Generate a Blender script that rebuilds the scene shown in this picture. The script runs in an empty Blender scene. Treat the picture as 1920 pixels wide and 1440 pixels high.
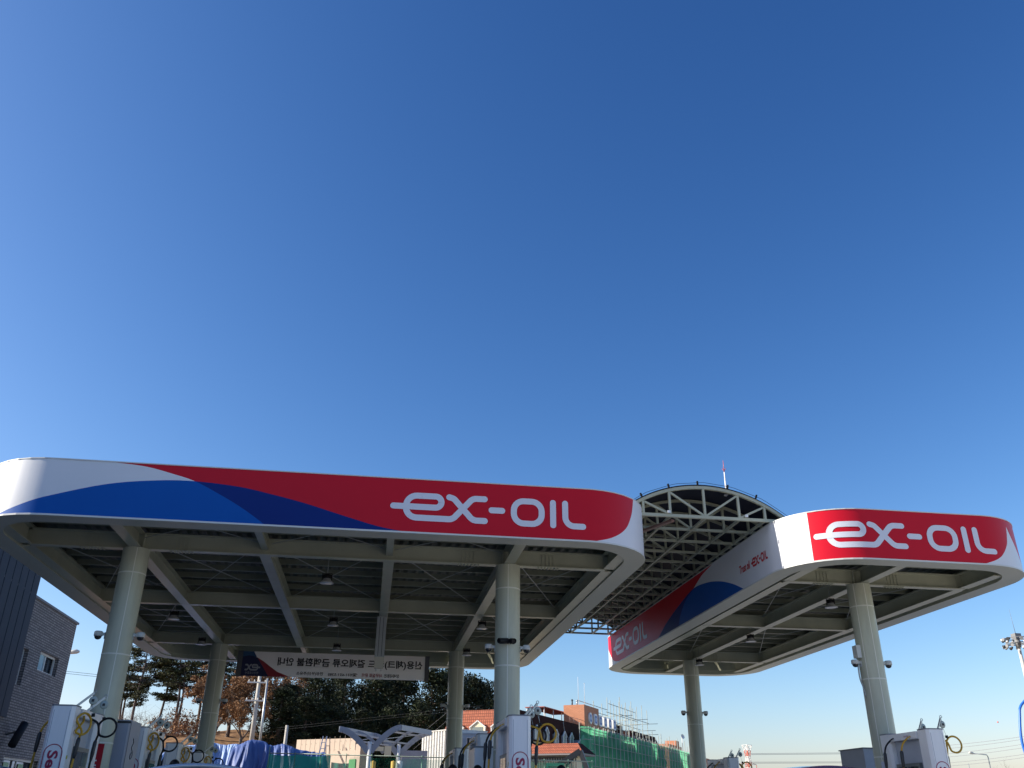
import bpy, bmesh, math, random
from mathutils import Vector, Matrix, Euler, noise
PI = math.pi
rad = math.radians
scene = bpy.context.scene
COL = scene.collection

# ------------------------------------------------------------------ camera, sky, sun, exposure
F_PX, W_PX, H_PX = 1627.0, 1920.0, 1440.0
CAM_Z = 1.0
YAW, PITCH, ROLL = rad(8.474), rad(26.162), rad(-0.4406)
fw = Vector((math.sin(YAW)*math.cos(PITCH), math.cos(YAW)*math.cos(PITCH), math.sin(PITCH)))
r0 = Vector((math.cos(YAW), -math.sin(YAW), 0))
u0 = r0.cross(fw)
cr, sr = math.cos(ROLL), math.sin(ROLL)
RV = r0*cr - u0*sr
UV = u0*cr + r0*sr
camd = bpy.data.cameras.new('camera')
camd.sensor_width = 36.0
camd.lens = F_PX/W_PX*36.0
camd.clip_start = 0.05
camd.clip_end = 5000
cam = bpy.data.objects.new('camera', camd)
COL.objects.link(cam)
cam.matrix_world = Matrix(((RV.x, UV.x, -fw.x, 0), (RV.y, UV.y, -fw.y, 0), (RV.z, UV.z, -fw.z, CAM_Z), (0, 0, 0, 1)))
scene.camera = cam

EXPO = 0.75
SUN_EL = rad(27.0)
SUN_BACK = rad(4.0)        # the sun stands to the left and slightly behind the fronts
sun_dir = Vector((-math.cos(SUN_BACK)*math.cos(SUN_EL), math.sin(SUN_BACK)*math.cos(SUN_EL), math.sin(SUN_EL)))
world = bpy.data.worlds.new('World')
scene.world = world
world.use_nodes = True
wn = world.node_tree
for n in list(wn.nodes): wn.nodes.remove(n)
sky = wn.nodes.new('ShaderNodeTexSky')
sky.sky_type = 'NISHITA'
sky.sun_disc = False
sky.sun_elevation = SUN_EL
sky.sun_rotation = math.atan2(sun_dir.x, sun_dir.y)
sky.altitude = 300
sky.air_density = 1.0
sky.dust_density = 1.5
sky.ozone_density = 3.0
bg = wn.nodes.new('ShaderNodeBackground')
bg.inputs['Strength'].default_value = 0.1
wo = wn.nodes.new('ShaderNodeOutputWorld')
# clear winter sky: deepen the zenith blue channel by channel
spc = wn.nodes.new('ShaderNodeSeparateColor'); cmc = wn.nodes.new('ShaderNodeCombineColor')
wn.links.new(sky.outputs[0], spc.inputs[0])
for i_, (gain, power) in enumerate(((5.6, 1.85), (2.95, 1.465), (2.32, 1.2))):
    m0 = wn.nodes.new('ShaderNodeMath'); m0.operation = 'MULTIPLY'; m0.inputs[1].default_value = .1
    m1 = wn.nodes.new('ShaderNodeMath'); m1.operation = 'POWER'; m1.inputs[1].default_value = power
    m2 = wn.nodes.new('ShaderNodeMath'); m2.operation = 'MULTIPLY'; m2.inputs[1].default_value = gain*10/2**EXPO
    m3 = wn.nodes.new('ShaderNodeMath'); m3.operation = 'MINIMUM'; m3.inputs[1].default_value = 13/2**EXPO
    wn.links.new(spc.outputs[i_], m0.inputs[0]); wn.links.new(m0.outputs[0], m1.inputs[0]); wn.links.new(m1.outputs[0], m2.inputs[0]); wn.links.new(m2.outputs[0], m3.inputs[0]); wn.links.new(m3.outputs[0], cmc.inputs[i_])
wn.links.new(cmc.outputs[0], bg.inputs[0])
wn.links.new(bg.outputs[0], wo.inputs[0])
sd = bpy.data.lights.new('sun', 'SUN')
sd.energy = 4.8
sd.angle = rad(0.5)
sd.color = (1.0, 0.93, 0.82)
sun = bpy.data.objects.new('sun', sd)
COL.objects.link(sun)
sun.rotation_euler = sun_dir.to_track_quat('Z', 'Y').to_euler()
sun.location = (-60, 10, 40)
scene.view_settings.view_transform = 'Standard'
scene.view_settings.look = 'None'
scene.view_settings.gamma = 1.0
scene.view_settings.exposure = EXPO
scene.cycles.max_bounces = 6
scene.cycles.diffuse_bounces = 4
scene.cycles.use_denoising = True

def ray(px, py):
    return fw*F_PX + RV*(px-960.0) - UV*(py-720.0)
def at(px, py, Y):                       # point of the vertical plane y = Y seen at a pixel of the photo
    d = ray(px, py); t = Y/d.y
    return Vector((d.x*t, Y, CAM_Z+d.z*t))

# ------------------------------------------------------------------ materials
MATS = {}
def mat(name, col, rough=0.6, metal=0.0, vary=0.0, vscale=3.0, zs=1.0, bump=0.0, bscale=40.0, spec=0.5, trans=0.0, coat=0.0, alpha=1.0):
    if name in MATS: return MATS[name]
    m = bpy.data.materials.new(name); m.use_nodes = True
    nt = m.node_tree; b = nt.nodes['Principled BSDF']
    b.inputs['Base Color'].default_value = (*col, 1)
    b.inputs['Roughness'].default_value = rough
    b.inputs['Metallic'].default_value = metal
    b.inputs['Specular IOR Level'].default_value = spec
    b.inputs['Transmission Weight'].default_value = trans
    b.inputs['Coat Weight'].default_value = coat
    b.inputs['Alpha'].default_value = alpha
    tc = nt.nodes.new('ShaderNodeTexCoord')
    if vary > 0:
        nz = nt.nodes.new('ShaderNodeTexNoise'); nz.inputs['Scale'].default_value = vscale
        nz.inputs['Detail'].default_value = 6; nz.inputs['Roughness'].default_value = 0.65
        rmp = nt.nodes.new('ShaderNodeMapRange')
        rmp.inputs['From Min'].default_value = 0.3; rmp.inputs['From Max'].default_value = 0.7
        rmp.inputs['To Min'].default_value = 1-vary; rmp.inputs['To Max'].default_value = 1+vary*0.6
        hs = nt.nodes.new('ShaderNodeHueSaturation'); hs.inputs['Color'].default_value = (*col, 1)
        if zs != 1.0:
            mp = nt.nodes.new('ShaderNodeMapping'); mp.inputs['Scale'].default_value = (1, 1, zs)
            nt.links.new(tc.outputs['Object'], mp.inputs['Vector']); nt.links.new(mp.outputs[0], nz.inputs['Vector'])
        else: nt.links.new(tc.outputs['Object'], nz.inputs['Vector'])
        nt.links.new(nz.outputs['Fac'], rmp.inputs['Value'])
        nt.links.new(rmp.outputs[0], hs.inputs['Value'])
        nt.links.new(hs.outputs[0], b.inputs['Base Color'])
    if bump > 0:
        nb = nt.nodes.new('ShaderNodeTexNoise'); nb.inputs['Scale'].default_value = bscale
        nb.inputs['Detail'].default_value = 4
        bp = nt.nodes.new('ShaderNodeBump'); bp.inputs['Strength'].default_value = bump
        bp.inputs['Distance'].default_value = 0.02
        nt.links.new(tc.outputs['Object'], nb.inputs['Vector'])
        nt.links.new(nb.outputs['Fac'], bp.inputs['Height'])
        nt.links.new(bp.outputs[0], b.inputs['Normal'])
    MATS[name] = m
    return m

def leaf_mat(name, c1, c2, rough=0.7):
    m = bpy.data.materials.new(name); m.use_nodes = True
    nt = m.node_tree; b = nt.nodes['Principled BSDF']
    b.inputs['Roughness'].default_value = rough
    b.inputs['Specular IOR Level'].default_value = 0.25
    tc = nt.nodes.new('ShaderNodeTexCoord')
    nz = nt.nodes.new('ShaderNodeTexNoise'); nz.inputs['Scale'].default_value = 1.6; nz.inputs['Detail'].default_value = 5
    cr_ = nt.nodes.new('ShaderNodeValToRGB')
    cr_.color_ramp.elements[0].position = 0.35; cr_.color_ramp.elements[0].color = (*c1, 1)
    cr_.color_ramp.elements[1].position = 0.68; cr_.color_ramp.elements[1].color = (*c2, 1)
    nt.links.new(tc.outputs['Object'], nz.inputs['Vector'])
    nt.links.new(nz.outputs['Fac'], cr_.inputs[0])
    nt.links.new(cr_.outputs[0], b.inputs['Base Color'])
    MATS[name] = m
    return m

def net_mat(name, col, tcol, hole):
    m = bpy.data.materials.new(name); m.use_nodes = True; nt = m.node_tree
    for n_ in list(nt.nodes): nt.nodes.remove(n_)
    out = nt.nodes.new('ShaderNodeOutputMaterial'); df = nt.nodes.new('ShaderNodeBsdfDiffuse'); tl = nt.nodes.new('ShaderNodeBsdfTranslucent'); tp = nt.nodes.new('ShaderNodeBsdfTransparent')
    df.inputs[0].default_value = (*col, 1); tl.inputs[0].default_value = (*tcol, 1)
    a = nt.nodes.new('ShaderNodeMixShader'); a.inputs[0].default_value = .55; b_ = nt.nodes.new('ShaderNodeMixShader')
    tc = nt.nodes.new('ShaderNodeTexCoord'); nz = nt.nodes.new('ShaderNodeTexNoise'); nz.inputs['Scale'].default_value = .6; nz.inputs['Detail'].default_value = 5
    mr = nt.nodes.new('ShaderNodeMapRange'); mr.inputs['From Min'].default_value = .35; mr.inputs['From Max'].default_value = .65; mr.inputs['To Min'].default_value = hole*.7; mr.inputs['To Max'].default_value = hole*1.3
    nt.links.new(tc.outputs['Object'], nz.inputs['Vector']); nt.links.new(nz.outputs['Fac'], mr.inputs['Value']); nt.links.new(mr.outputs[0], b_.inputs[0])
    nt.links.new(df.outputs[0], a.inputs[1]); nt.links.new(tl.outputs[0], a.inputs[2]); nt.links.new(a.outputs[0], b_.inputs[1]); nt.links.new(tp.outputs[0], b_.inputs[2]); nt.links.new(b_.outputs[0], out.inputs[0])
    MATS[name] = m; return m
def brick_mat(name, c1, c2, mortar, bw=0.22, bh=0.075, ms=0.012, axis='yz', rough=0.85):
    m = bpy.data.materials.new(name); m.use_nodes = True
    nt = m.node_tree; b = nt.nodes['Principled BSDF']; b.inputs['Roughness'].default_value = rough
    tc = nt.nodes.new('ShaderNodeTexCoord'); sp = nt.nodes.new('ShaderNodeSeparateXYZ'); cb = nt.nodes.new('ShaderNodeCombineXYZ')
    nt.links.new(tc.outputs['Object'], sp.inputs[0])
    ad = nt.nodes.new('ShaderNodeMath'); ad.operation = 'ADD'
    nt.links.new(sp.outputs[0], ad.inputs[0]); nt.links.new(sp.outputs[1], ad.inputs[1])
    nt.links.new(ad.outputs[0], cb.inputs[0]); nt.links.new(sp.outputs[2], cb.inputs[1])
    br = nt.nodes.new('ShaderNodeTexBrick')
    br.inputs['Scale'].default_value = 1.0
    br.inputs['Color1'].default_value = (*c1, 1); br.inputs['Color2'].default_value = (*c2, 1); br.inputs['Mortar'].default_value = (*mortar, 1)
    br.inputs['Brick Width'].default_value = bw; br.inputs['Row Height'].default_value = bh; br.inputs['Mortar Size'].default_value = ms
    nt.links.new(cb.outputs[0], br.inputs['Vector'])
    nt.links.new(br.outputs['Color'], b.inputs['Base Color'])
    bp = nt.nodes.new('ShaderNodeBump'); bp.inputs['Strength'].default_value = 0.6; bp.inputs['Distance'].default_value = 0.01; bp.invert = True
    nt.links.new(br.outputs['Fac'], bp.inputs['Height']); nt.links.new(bp.outputs[0], b.inputs['Normal'])
    MATS[name] = m
    return m

STEEL = mat('cream_green_steel_paint', (0.47, 0.475, 0.355), 0.32, vary=0.16, vscale=1.1, bump=0.05, bscale=18)
COLM = mat('column_paint', (0.56, 0.57, 0.44), 0.4, vary=0.16, vscale=4.5, zs=.16, bump=0.05, bscale=14)
SOFF = mat('soffit_sheet', (0.58, 0.59, 0.50), 0.45, vary=0.05, vscale=0.8)
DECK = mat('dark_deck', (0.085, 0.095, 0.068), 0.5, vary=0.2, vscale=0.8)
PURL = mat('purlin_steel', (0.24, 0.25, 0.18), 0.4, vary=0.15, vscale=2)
ROD = mat('rod_steel', (0.42, 0.43, 0.40), 0.4)
FW_ = mat('fascia_white', (0.78, 0.79, 0.82), 0.38, vary=0.04, vscale=0.5, bump=0.012, bscale=3, spec=0.4)
FR_ = mat('fascia_red', (0.62, 0.008, 0.025), 0.4, vary=0.05, vscale=0.5, bump=0.012, bscale=3, spec=0.2)
FB_ = mat('fascia_blue', (0.0, 0.10, 0.43), 0.5, vary=0.04, vscale=0.5, bump=0.012, bscale=3, spec=0.18)
FN_ = mat('fascia_navy', (0.001, 0.025, 0.19), 0.5, vary=0.04, vscale=0.5, bump=0.012, bscale=3, spec=0.2)
LETW = mat('letter_white', (0.74, 0.76, 0.83), 0.45)
LETR = mat('letter_red', (0.55, 0.015, 0.03), 0.45)
BLACK = mat('black_rubber', (0.012, 0.012, 0.014), 0.5, spec=0.3)
DARK = mat('dark_plastic', (0.03, 0.032, 0.036), 0.4)
WHITEP = mat('white_panel_paint', (0.86, 0.87, 0.88), 0.28, vary=0.07, vscale=5.0, zs=.2)
YEL = mat('yellow_hose', (0.60, 0.33, 0.02), 0.45, vary=0.12, vscale=6)
GALV = mat('galvanised', (0.42, 0.45, 0.46), 0.38, metal=0.5, vary=0.15, vscale=5)
ALU = mat('aluminium', (0.62, 0.63, 0.64), 0.3, metal=0.8)
GLASSD = mat('dark_glass', (0.03, 0.04, 0.05), 0.05, spec=0.8)
DOME = mat('dome_glass', (0.02, 0.02, 0.025), 0.08, spec=0.8)
CAMW = mat('camera_white', (0.62, 0.64, 0.62), 0.4)

# ------------------------------------------------------------------ mesh builder
def frame(axis):
    a = axis.normalized()
    h = Vector((0, 0, 1)) if abs(a.z) < 0.9 else Vector((1, 0, 0))
    e1 = a.cross(h).normalized(); e2 = a.cross(e1).normalized()
    return a, e1, e2
class MB:
    def __init__(s): s.v = []; s.f = []; s.m = []; s.s = []
    def add(s, vs, fs, mi=0, sm=False):
        o = len(s.v); s.v += [tuple(v) for v in vs]
        for f in fs: s.f.append(tuple(i+o for i in f)); s.m.append(mi); s.s.append(sm)
        return s
    def box(s, x0, x1, y0, y1, z0, z1, mi=0):
        vs = [(x, y, z) for z in (z0, z1) for y in (y0, y1) for x in (x0, x1)]
        return s.add(vs, [(0, 2, 3, 1), (4, 5, 7, 6), (0, 1, 5, 4), (2, 6, 7, 3), (0, 4, 6, 2), (1, 3, 7, 5)], mi)
    def bar(s, p0, p1, w, h, mi=0, up=None):
        p0, p1 = Vector(p0), Vector(p1); a = (p1-p0).normalized()
        up = Vector(up) if up else (Vector((0, 0, 1)) if abs(a.z) < 0.95 else Vector((1, 0, 0)))
        e1 = a.cross(up).normalized()*w/2; e2 = e1.cross(a).normalized()*h/2
        vs = []
        for p in (p0, p1): vs += [p-e1-e2, p+e1-e2, p+e1+e2, p-e1+e2]
        return s.add(vs, [(0, 1, 2, 3), (4, 7, 6, 5), (0, 4, 5, 1), (1, 5, 6, 2), (2, 6, 7, 3), (3, 7, 4, 0)], mi)
    def cyl(s, p0, p1, r, r1=None, n=16, mi=0, caps=True, sm=True):
        p0, p1 = Vector(p0), Vector(p1); r1 = r if r1 is None else r1
        a, e1, e2 = frame(p1-p0)
        vs = []
        for p, q in ((p0, r), (p1, r1)):
            for i in range(n):
                t = 2*PI*i/n; vs.append(p+e1*math.cos(t)*q+e2*math.sin(t)*q)
        s.add(vs, [(i, (i+1) % n, n+(i+1) % n, n+i) for i in range(n)], mi, sm)
        if caps:
            s.add(vs[:n], [tuple(reversed(range(n)))], mi); s.add(vs[n:], [tuple(range(n))], mi)
        return s
    def tube(s, pts, r, n=8, mi=0, caps=True):
        pts = [Vector(p) for p in pts]; rr_ = r if isinstance(r, (list, tuple)) else [r]*len(pts)
        vs = []; e1 = None
        for i, p in enumerate(pts):
            t = (pts[min(i+1, len(pts)-1)]-pts[max(i-1, 0)]).normalized()
            if e1 is None: _, e1, e2 = frame(t)
            else:
                e1 = (e1-t*e1.dot(t)).normalized()
            e2 = t.cross(e1)
            for k in range(n):
                q = 2*PI*k/n; vs.append(p+e1*math.cos(q)*rr_[i]+e2*math.sin(q)*rr_[i])
        fs = []
        for i in range(len(pts)-1):
            for k in range(n): fs.append((i*n+k, i*n+(k+1) % n, (i+1)*n+(k+1) % n, (i+1)*n+k))
        s.add(vs, fs, mi, True)
        if caps:
            s.add(vs[:n], [tuple(reversed(range(n)))], mi); s.add(vs[-n:], [tuple(range(n))], mi)
        return s
    def revolve(s, prof, c, axis=(0, 0, 1), n=20, mi=0):
        c = Vector(c); a, e1, e2 = frame(Vector(axis)); vs = []
        for (r, h) in prof:
            for k in range(n):
                q = 2*PI*k/n; vs.append(c+a*h+(e1*math.cos(q)+e2*math.sin(q))*max(r, 1e-4))
        fs = []
        for i in range(len(prof)-1):
            for k in range(n): fs.append((i*n+k, i*n+(k+1) % n, (i+1)*n+(k+1) % n, (i+1)*n+k))
        return s.add(vs, fs, mi, True)
    def prism(s, poly, z0, z1, mi=0, fn=None):      # poly in 2D, extruded; fn maps (a,b,h) to 3D
        fn = fn or (lambda a, b, h: (a, b, h))
        n = len(poly); vs = [fn(a, b, z0) for a, b in poly]+[fn(a, b, z1) for a, b in poly]
        s.add(vs, [tuple(reversed(range(n))), tuple(range(n, 2*n))]+[(i, (i+1) % n, n+(i+1) % n, n+i) for i in range(n)], mi)
        return s
    def ibeam(s, p0, p1, depth, width, tf=0.03, tw=0.03, mi=0):      # p0, p1 on the underside
        p0, p1 = Vector(p0), Vector(p1); z = Vector((0, 0, 1))
        s.bar(p0+z*tf/2, p1+z*tf/2, width, tf, mi)
        s.bar(p0+z*(depth-tf/2), p1+z*(depth-tf/2), width, tf, mi)
        s.bar(p0+z*depth/2, p1+z*depth/2, tw, depth-2*tf, mi)
        return s
    def build(s, name, mats, parent=None, world=False, fix=True):
        me = bpy.data.meshes.new(name)
        vs = s.v
        if parent is not None and world:
            inv = (Matrix.Translation(parent.location) @ parent.rotation_euler.to_matrix().to_4x4()).inverted()
            vs = [tuple(inv @ Vector(v)) for v in vs]
        me.from_pydata(vs, [], s.f)
        if not isinstance(mats, (list, tuple)): mats = [mats]
        for m in mats: me.materials.append(m)
        me.polygons.foreach_set('material_index', s.m)
        me.polygons.foreach_set('use_smooth', s.s)
        me.update()
        if fix:
            bm = bmesh.new(); bm.from_mesh(me); bmesh.ops.remove_doubles(bm, verts=bm.verts, dist=1e-6) if len(s.v) < 4000 else None
            bm.normal_update(); bm.to_mesh(me); bm.free()
        o = bpy.data.objects.new(name, me); COL.objects.link(o)
        if parent is not None: o.parent = parent
        return o

def tag(o, label=None, cat=None, group=None, kind=None):
    if label: o['label'] = label
    if cat: o['category'] = cat
    if group: o['group'] = group
    if kind: o['kind'] = kind
    return o
def thing(name, label, cat, loc=(0, 0, 0), rotz=0.0, group=None):
    o = bpy.data.objects.new(name, None); o.empty_display_size = 0.3; COL.objects.link(o)
    o.location = loc; o.rotation_euler = (0, 0, rotz)
    return tag(o, label, cat, group)
def copy_tree(o, loc=None, rotz=None, label=None, group=None, scale=None, parent=None):
    c = o.copy(); COL.objects.link(c)
    if parent is not None: c.parent = parent
    if loc is not None: c.location = loc
    if rotz is not None: c.rotation_euler = (0, 0, rotz)
    if scale is not None: c.scale = scale if isinstance(scale, tuple) else (scale,)*3
    if label: c['label'] = label
    if group: c['group'] = group
    for ch in [x for x in bpy.data.objects if x.parent == o]:
        copy_tree(ch, parent=c)
    return c

def smooth_path(pts, per=6):
    pts = [Vector(p) for p in pts]; out = []
    P = [pts[0]*2-pts[1]]+pts+[pts[-1]*2-pts[-2]]
    for i in range(1, len(P)-2):
        for k in range(per):
            t = k/per; a, b, c, d = P[i-1], P[i], P[i+1], P[i+2]
            out.append(0.5*((2*b)+(c-a)*t+(2*a-5*b+4*c-d)*t*t+(-a+3*b-3*c+d)*t**3))
    out.append(pts[-1]); return out

def text_geo(txt, size, bold=0.0):
    cu = bpy.data.curves.new('t', 'FONT'); cu.body = txt; cu.size = size; cu.offset = bold; cu.resolution_u = 3
    cu.align_x = 'CENTER'; cu.align_y = 'CENTER'
    o = bpy.data.objects.new('t', cu); COL.objects.link(o)
    dg = bpy.context.evaluated_depsgraph_get(); dg.update()
    me = o.evaluated_get(dg).to_mesh()
    vs = [(v.co.x, v.co.y) for v in me.vertices]; fs = [tuple(p.vertices) for p in me.polygons]
    o.evaluated_get(dg).to_mesh_clear()
    bpy.data.objects.remove(o); bpy.data.curves.remove(cu)
    if vs:
        cx = (min(v[0] for v in vs)+max(v[0] for v in vs))/2; cy = (min(v[1] for v in vs)+max(v[1] for v in vs))/2
        vs = [(a-cx, b-cy) for a, b in vs]
    return vs, fs
def fit_text(txt, w, h, bold=0.0):               # text scaled to a given width and height
    vs, fs = text_geo(txt, 1.0, bold)
    ww = max(v[0] for v in vs)-min(v[0] for v in vs); hh = max(v[1] for v in vs)-min(v[1] for v in vs)
    return [(a*w/ww, b*h/hh) for a, b in vs], fs

# ------------------------------------------------------------------ stroke lettering of the station name
def fillet(pts, closed=False, seg=7):
    out = []; n = len(pts)
    for i, p in enumerate(pts):
        r = p[2] if len(p) > 2 else 0
        P = Vector(p[:2])
        if r <= 0 or (not closed and i in (0, n-1)): out.append(P); continue
        A = Vector(pts[(i-1) % n][:2]); B = Vector(pts[(i+1) % n][:2])
        a = (A-P).normalized(); b = (B-P).normalized()
        ang = a.angle(b)/2; d = min(r/math.tan(ang), (A-P).length*0.49 if len(pts[(i-1) % n]) > 2 and pts[(i-1) % n][2] > 0 else (A-P).length*0.98, (B-P).length*0.49 if len(pts[(i+1) % n]) > 2 and pts[(i+1) % n][2] > 0 else (B-P).length*0.98)
        rr_ = d*math.tan(ang)
        c = P+(a+b).normalized()*(rr_/math.sin(ang))
        s0 = P+a*d-c; s1 = P+b*d-c
        t0 = math.atan2(s0.y, s0.x); dt = (math.atan2(s1.y, s1.x)-t0+PI) % (2*PI)-PI
        for k in range(seg+1):
            t = t0+dt*k/seg; out.append(c+Vector((math.cos(t), math.sin(t)))*rr_)
    if closed: out.append(out[0].copy())
    return out
def ribbon(pts, w, closed=False):
    P = []
    for i in range(len(pts)-1):
        L = (pts[i+1]-pts[i]).length; k = max(1, int(L/0.04))
        if L < 1e-6: continue
        for j in range(k): P.append(pts[i].lerp(pts[i+1], j/k))
    P.append(pts[-1])
    n = len(P); vs = []; fs = []
    for i, p in enumerate(P):
        if closed: t = (P[(i+1) % (n-1)]-P[(i-1) % (n-1)])
        else: t = P[min(i+1, n-1)]-P[max(i-1, 0)]
        t.normalize(); q = Vector((-t.y, t.x))*w/2
        vs += [p+q, p-q]
    for i in range(n-1): fs.append((2*i, 2*i+1, 2*i+3, 2*i+2))
    if not closed:
        for e, p, d in ((0, P[0], P[0]-P[1]), (1, P[-1], P[-1]-P[-2])):
            t0 = math.atan2(d.y, d.x); o = len(vs)
            arc = [p+Vector((math.cos(t0+q), math.sin(t0+q)))*w/2 for q in [(-PI/2+PI*k/10) for k in range(11)]]
            vs += arc; fs.append(tuple(range(o, o+11)))
    return vs, fs
SW = 0.117
LOGO_T = fillet([(.118, 6.113), (1.015, 6.113, .11), (1.015, 6.332, .11), (.70, 6.332)])
LOGO_E = fillet([(.70, 6.332), (.356, 6.332, .2), (.356, 5.902, .2), (1.235, 5.902, .16), (1.61, 6.332, .16), (1.838, 6.332)])
LOGO_X = fillet([(1.161, 6.334), (1.25, 6.31, .1), (1.62, 5.903, .16), (1.847, 5.903)])
LOGO_H = [Vector((1.975, 6.122)), Vector((2.178, 6.122))]
LOGO_O = fillet([(2.403, 5.894, .19), (2.943, 5.894, .19), (2.943, 6.336, .19), (2.403, 6.336, .19)], True)
LOGO_I = [Vector((3.165, 6.335)), Vector((3.165, 5.89))]
LOGO_L = fillet([(3.405, 6.335), (3.405, 5.89, .17), (3.75, 5.89)])
def logo(mb, fn, full=True, mi=0, off=0.0, w=SW, step=0.0012):
    strokes = [(LOGO_E, 0), (LOGO_X, 0), (LOGO_T, 0)]
    if full: strokes += [(LOGO_H, 0), (LOGO_O, 1), (LOGO_I, 0), (LOGO_L, 0)]
    for k, (p, c) in enumerate(strokes):
        vs, fs = ribbon(p, w, bool(c))
        mb.add([fn(v.x, v.y, off+(k % 3)*step) for v in vs], fs, mi)

# ------------------------------------------------------------------ canopy outline
ZB, ZT = 5.60, 6.65
def rr(x0, y0, x1, y1, R):
    L = x1-x0-2*R; D = y1-y0-2*R; A = PI*R/2; T = 2*(L+D)+4*A
    def P(s, inset=0.0):
        s = (s-(x0+R)) % T
        if s < L: q = (x0+R+s, y0, 0, -1)
        elif s < L+A: a = (s-L)/R; q = (x1-R+R*math.sin(a), y0+R-R*math.cos(a), math.sin(a), -math.cos(a))
        elif s < L+A+D: q = (x1, y0+R+s-L-A, 1, 0)
        elif s < L+2*A+D: a = (s-L-A-D)/R; q = (x1-R+R*math.cos(a), y1-R+R*math.sin(a), math.cos(a), math.sin(a))
        elif s < 2*L+2*A+D: q = (x1-R-(s-L-2*A-D), y1, 0, 1)
        elif s < 2*L+3*A+D: a = (s-2*L-2*A-D)/R; q = (x0+R-R*math.sin(a), y1-R+R*math.cos(a), -math.sin(a), math.cos(a))
        elif s < 2*L+3*A+2*D: q = (x0, y1-R-(s-2*L-3*A-D), -1, 0)
        else: a = (s-2*L-3*A-2*D)/R; q = (x0+R-R*math.cos(a), y0+R-R*math.sin(a), -math.cos(a), -math.sin(a))
        return (q[0]-q[2]*inset, q[1]-q[3]*inset, q[2], q[3])
    return P, T
PL, TL = rr(-7.5, 15.77, 5.33, 32.7, 1.5)
PR, TR = rr(8.28, 16.0, 13.88, 32.75, 1.5)
def interp(tab, x):
    if x <= tab[0][0]: return tab[0][1]
    if x >= tab[-1][0]: return tab[-1][1]
    for i in range(len(tab)-1):
        if tab[i][0] <= x <= tab[i+1][0]:
            x0, y0 = tab[i]; x1, y1 = tab[i+1]; t = (x-x0)/(x1-x0)
            m0 = (tab[i+1][1]-tab[i-1][1])/(tab[i+1][0]-tab[i-1][0]) if i > 0 else (y1-y0)/(x1-x0)
            m1 = (tab[i+2][1]-y0)/(tab[i+2][0]-x0) if i+2 < len(tab) else (y1-y0)/(x1-x0)
            h = x1-x0; t2, t3 = t*t, t**3
            return (2*t3-3*t2+1)*y0+(t3-2*t2+t)*h*m0+(-2*t3+3*t2)*y1+(t3-t2)*h*m1
W_, R_, B_, N_ = 0, 1, 2, 3
C1L = [(-6.95, 5.6), (-6.52, 5.747), (-5.98, 5.946), (-5.02, 6.228), (-4.19, 6.348), (-3.54, 6.374), (-2.70, 6.311), (-2.09, 6.198), (-1.47, 6.058), (-.72, 5.851), (-.10, 5.693), (.52, 5.6)]
C2L = [(-4.95, 6.65), (-4.40, 6.60), (-3.91, 6.488), (-3.52, 6.376), (-3.03, 6.143), (-2.65, 5.936), (-2.34, 5.738), (-2.14, 5.6)]
E1L = [(3.90, 5.6), (4.37, 5.743), (4.74, 5.997), (4.94, 6.317), (5.01, 6.529), (5.04, 6.65)]
def art_left(s):
    if -6.95 < s < 0.52 or s <= 3.9:
        c1 = interp(C1L, s) if -6.95 < s < .52 else ZB
        c2 = interp(C2L, s)
        if s < -4.95: c2 = ZT
        if s > -2.14: c2 = ZB
        if s < -6.95: return [(ZT, W_)]
        if c2 >= c1: return [(c1, B_), (c2, W_), (ZT, R_)]
        return [(c2, B_), (c1, N_), (ZT, R_)]
    if s < 5.04: return [(interp(E1L, s), W_), (ZT, R_), (ZT, R_)]
    return [(ZT, W_)]*3
E1R = [(12.01, 5.6), (12.33, 5.644), (12.70, 5.803), (12.98, 6.095), (13.06, 6.285), (13.11, 6.443), (13.14, 6.65)]
B1R = [(13.06, 6.65), (13.20, 6.36), (13.38, 6.10), (13.62, 5.80), (13.95, 5.6)]
C1R = [(-.80, 5.6), (.20, 5.923), (1.47, 6.197), (2.62, 6.365), (3.62, 6.294), (4.52, 6.119), (5.32, 5.867), (5.95, 5.6)]
C2R = [(1.2, 5.6), (1.38, 5.85), (1.92, 6.18), (2.62, 6.36), (3.3, 6.55), (4.1, 6.65)]
E2R = [(-6.85, 6.65), (-6.8, 6.42), (-6.46, 6.14), (-5.92, 5.77), (-4.9, 5.6)]
def art_right(s):
    if s < -6.85: return [(ZT, W_)]*3
    if s < 7.42:                                    # the side that faces the left canopy
        if s < -4.9: return [(interp(E2R, s), W_), (ZT, R_), (ZT, R_)]
        c1 = interp(C1R, s) if -.8 < s < 5.95 else ZB
        c2 = interp(C2R, s)
        if s > 4.1: c2 = ZT
        if s < 1.2: c2 = ZB
        # right of c2 is white / blue, left of it red / navy
        if c1 >= c2: return [(c2, B_), (c1, N_), (ZT, R_)] if False else [(c2, B_), (c1, N_), (ZT, R_)]
        return [(c1, B_), (c2, W_), (ZT, R_)]
    if s < 8.615: return [(ZT, W_)]*3
    if s < 12.01: return [(ZT, R_)]*3
    if s < 13.06: return [(interp(E1R, s), W_), (ZT, R_), (ZT, R_)]
    if s < 13.95: return [(min(interp(B1R, s), interp(E1R, s)) if s < 13.13 else interp(B1R, s), W_), (ZT, R_), (ZT, R_)]
    if s < 19: return [(ZT, R_)]*3
    return [(ZT, W_)]*3

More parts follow.
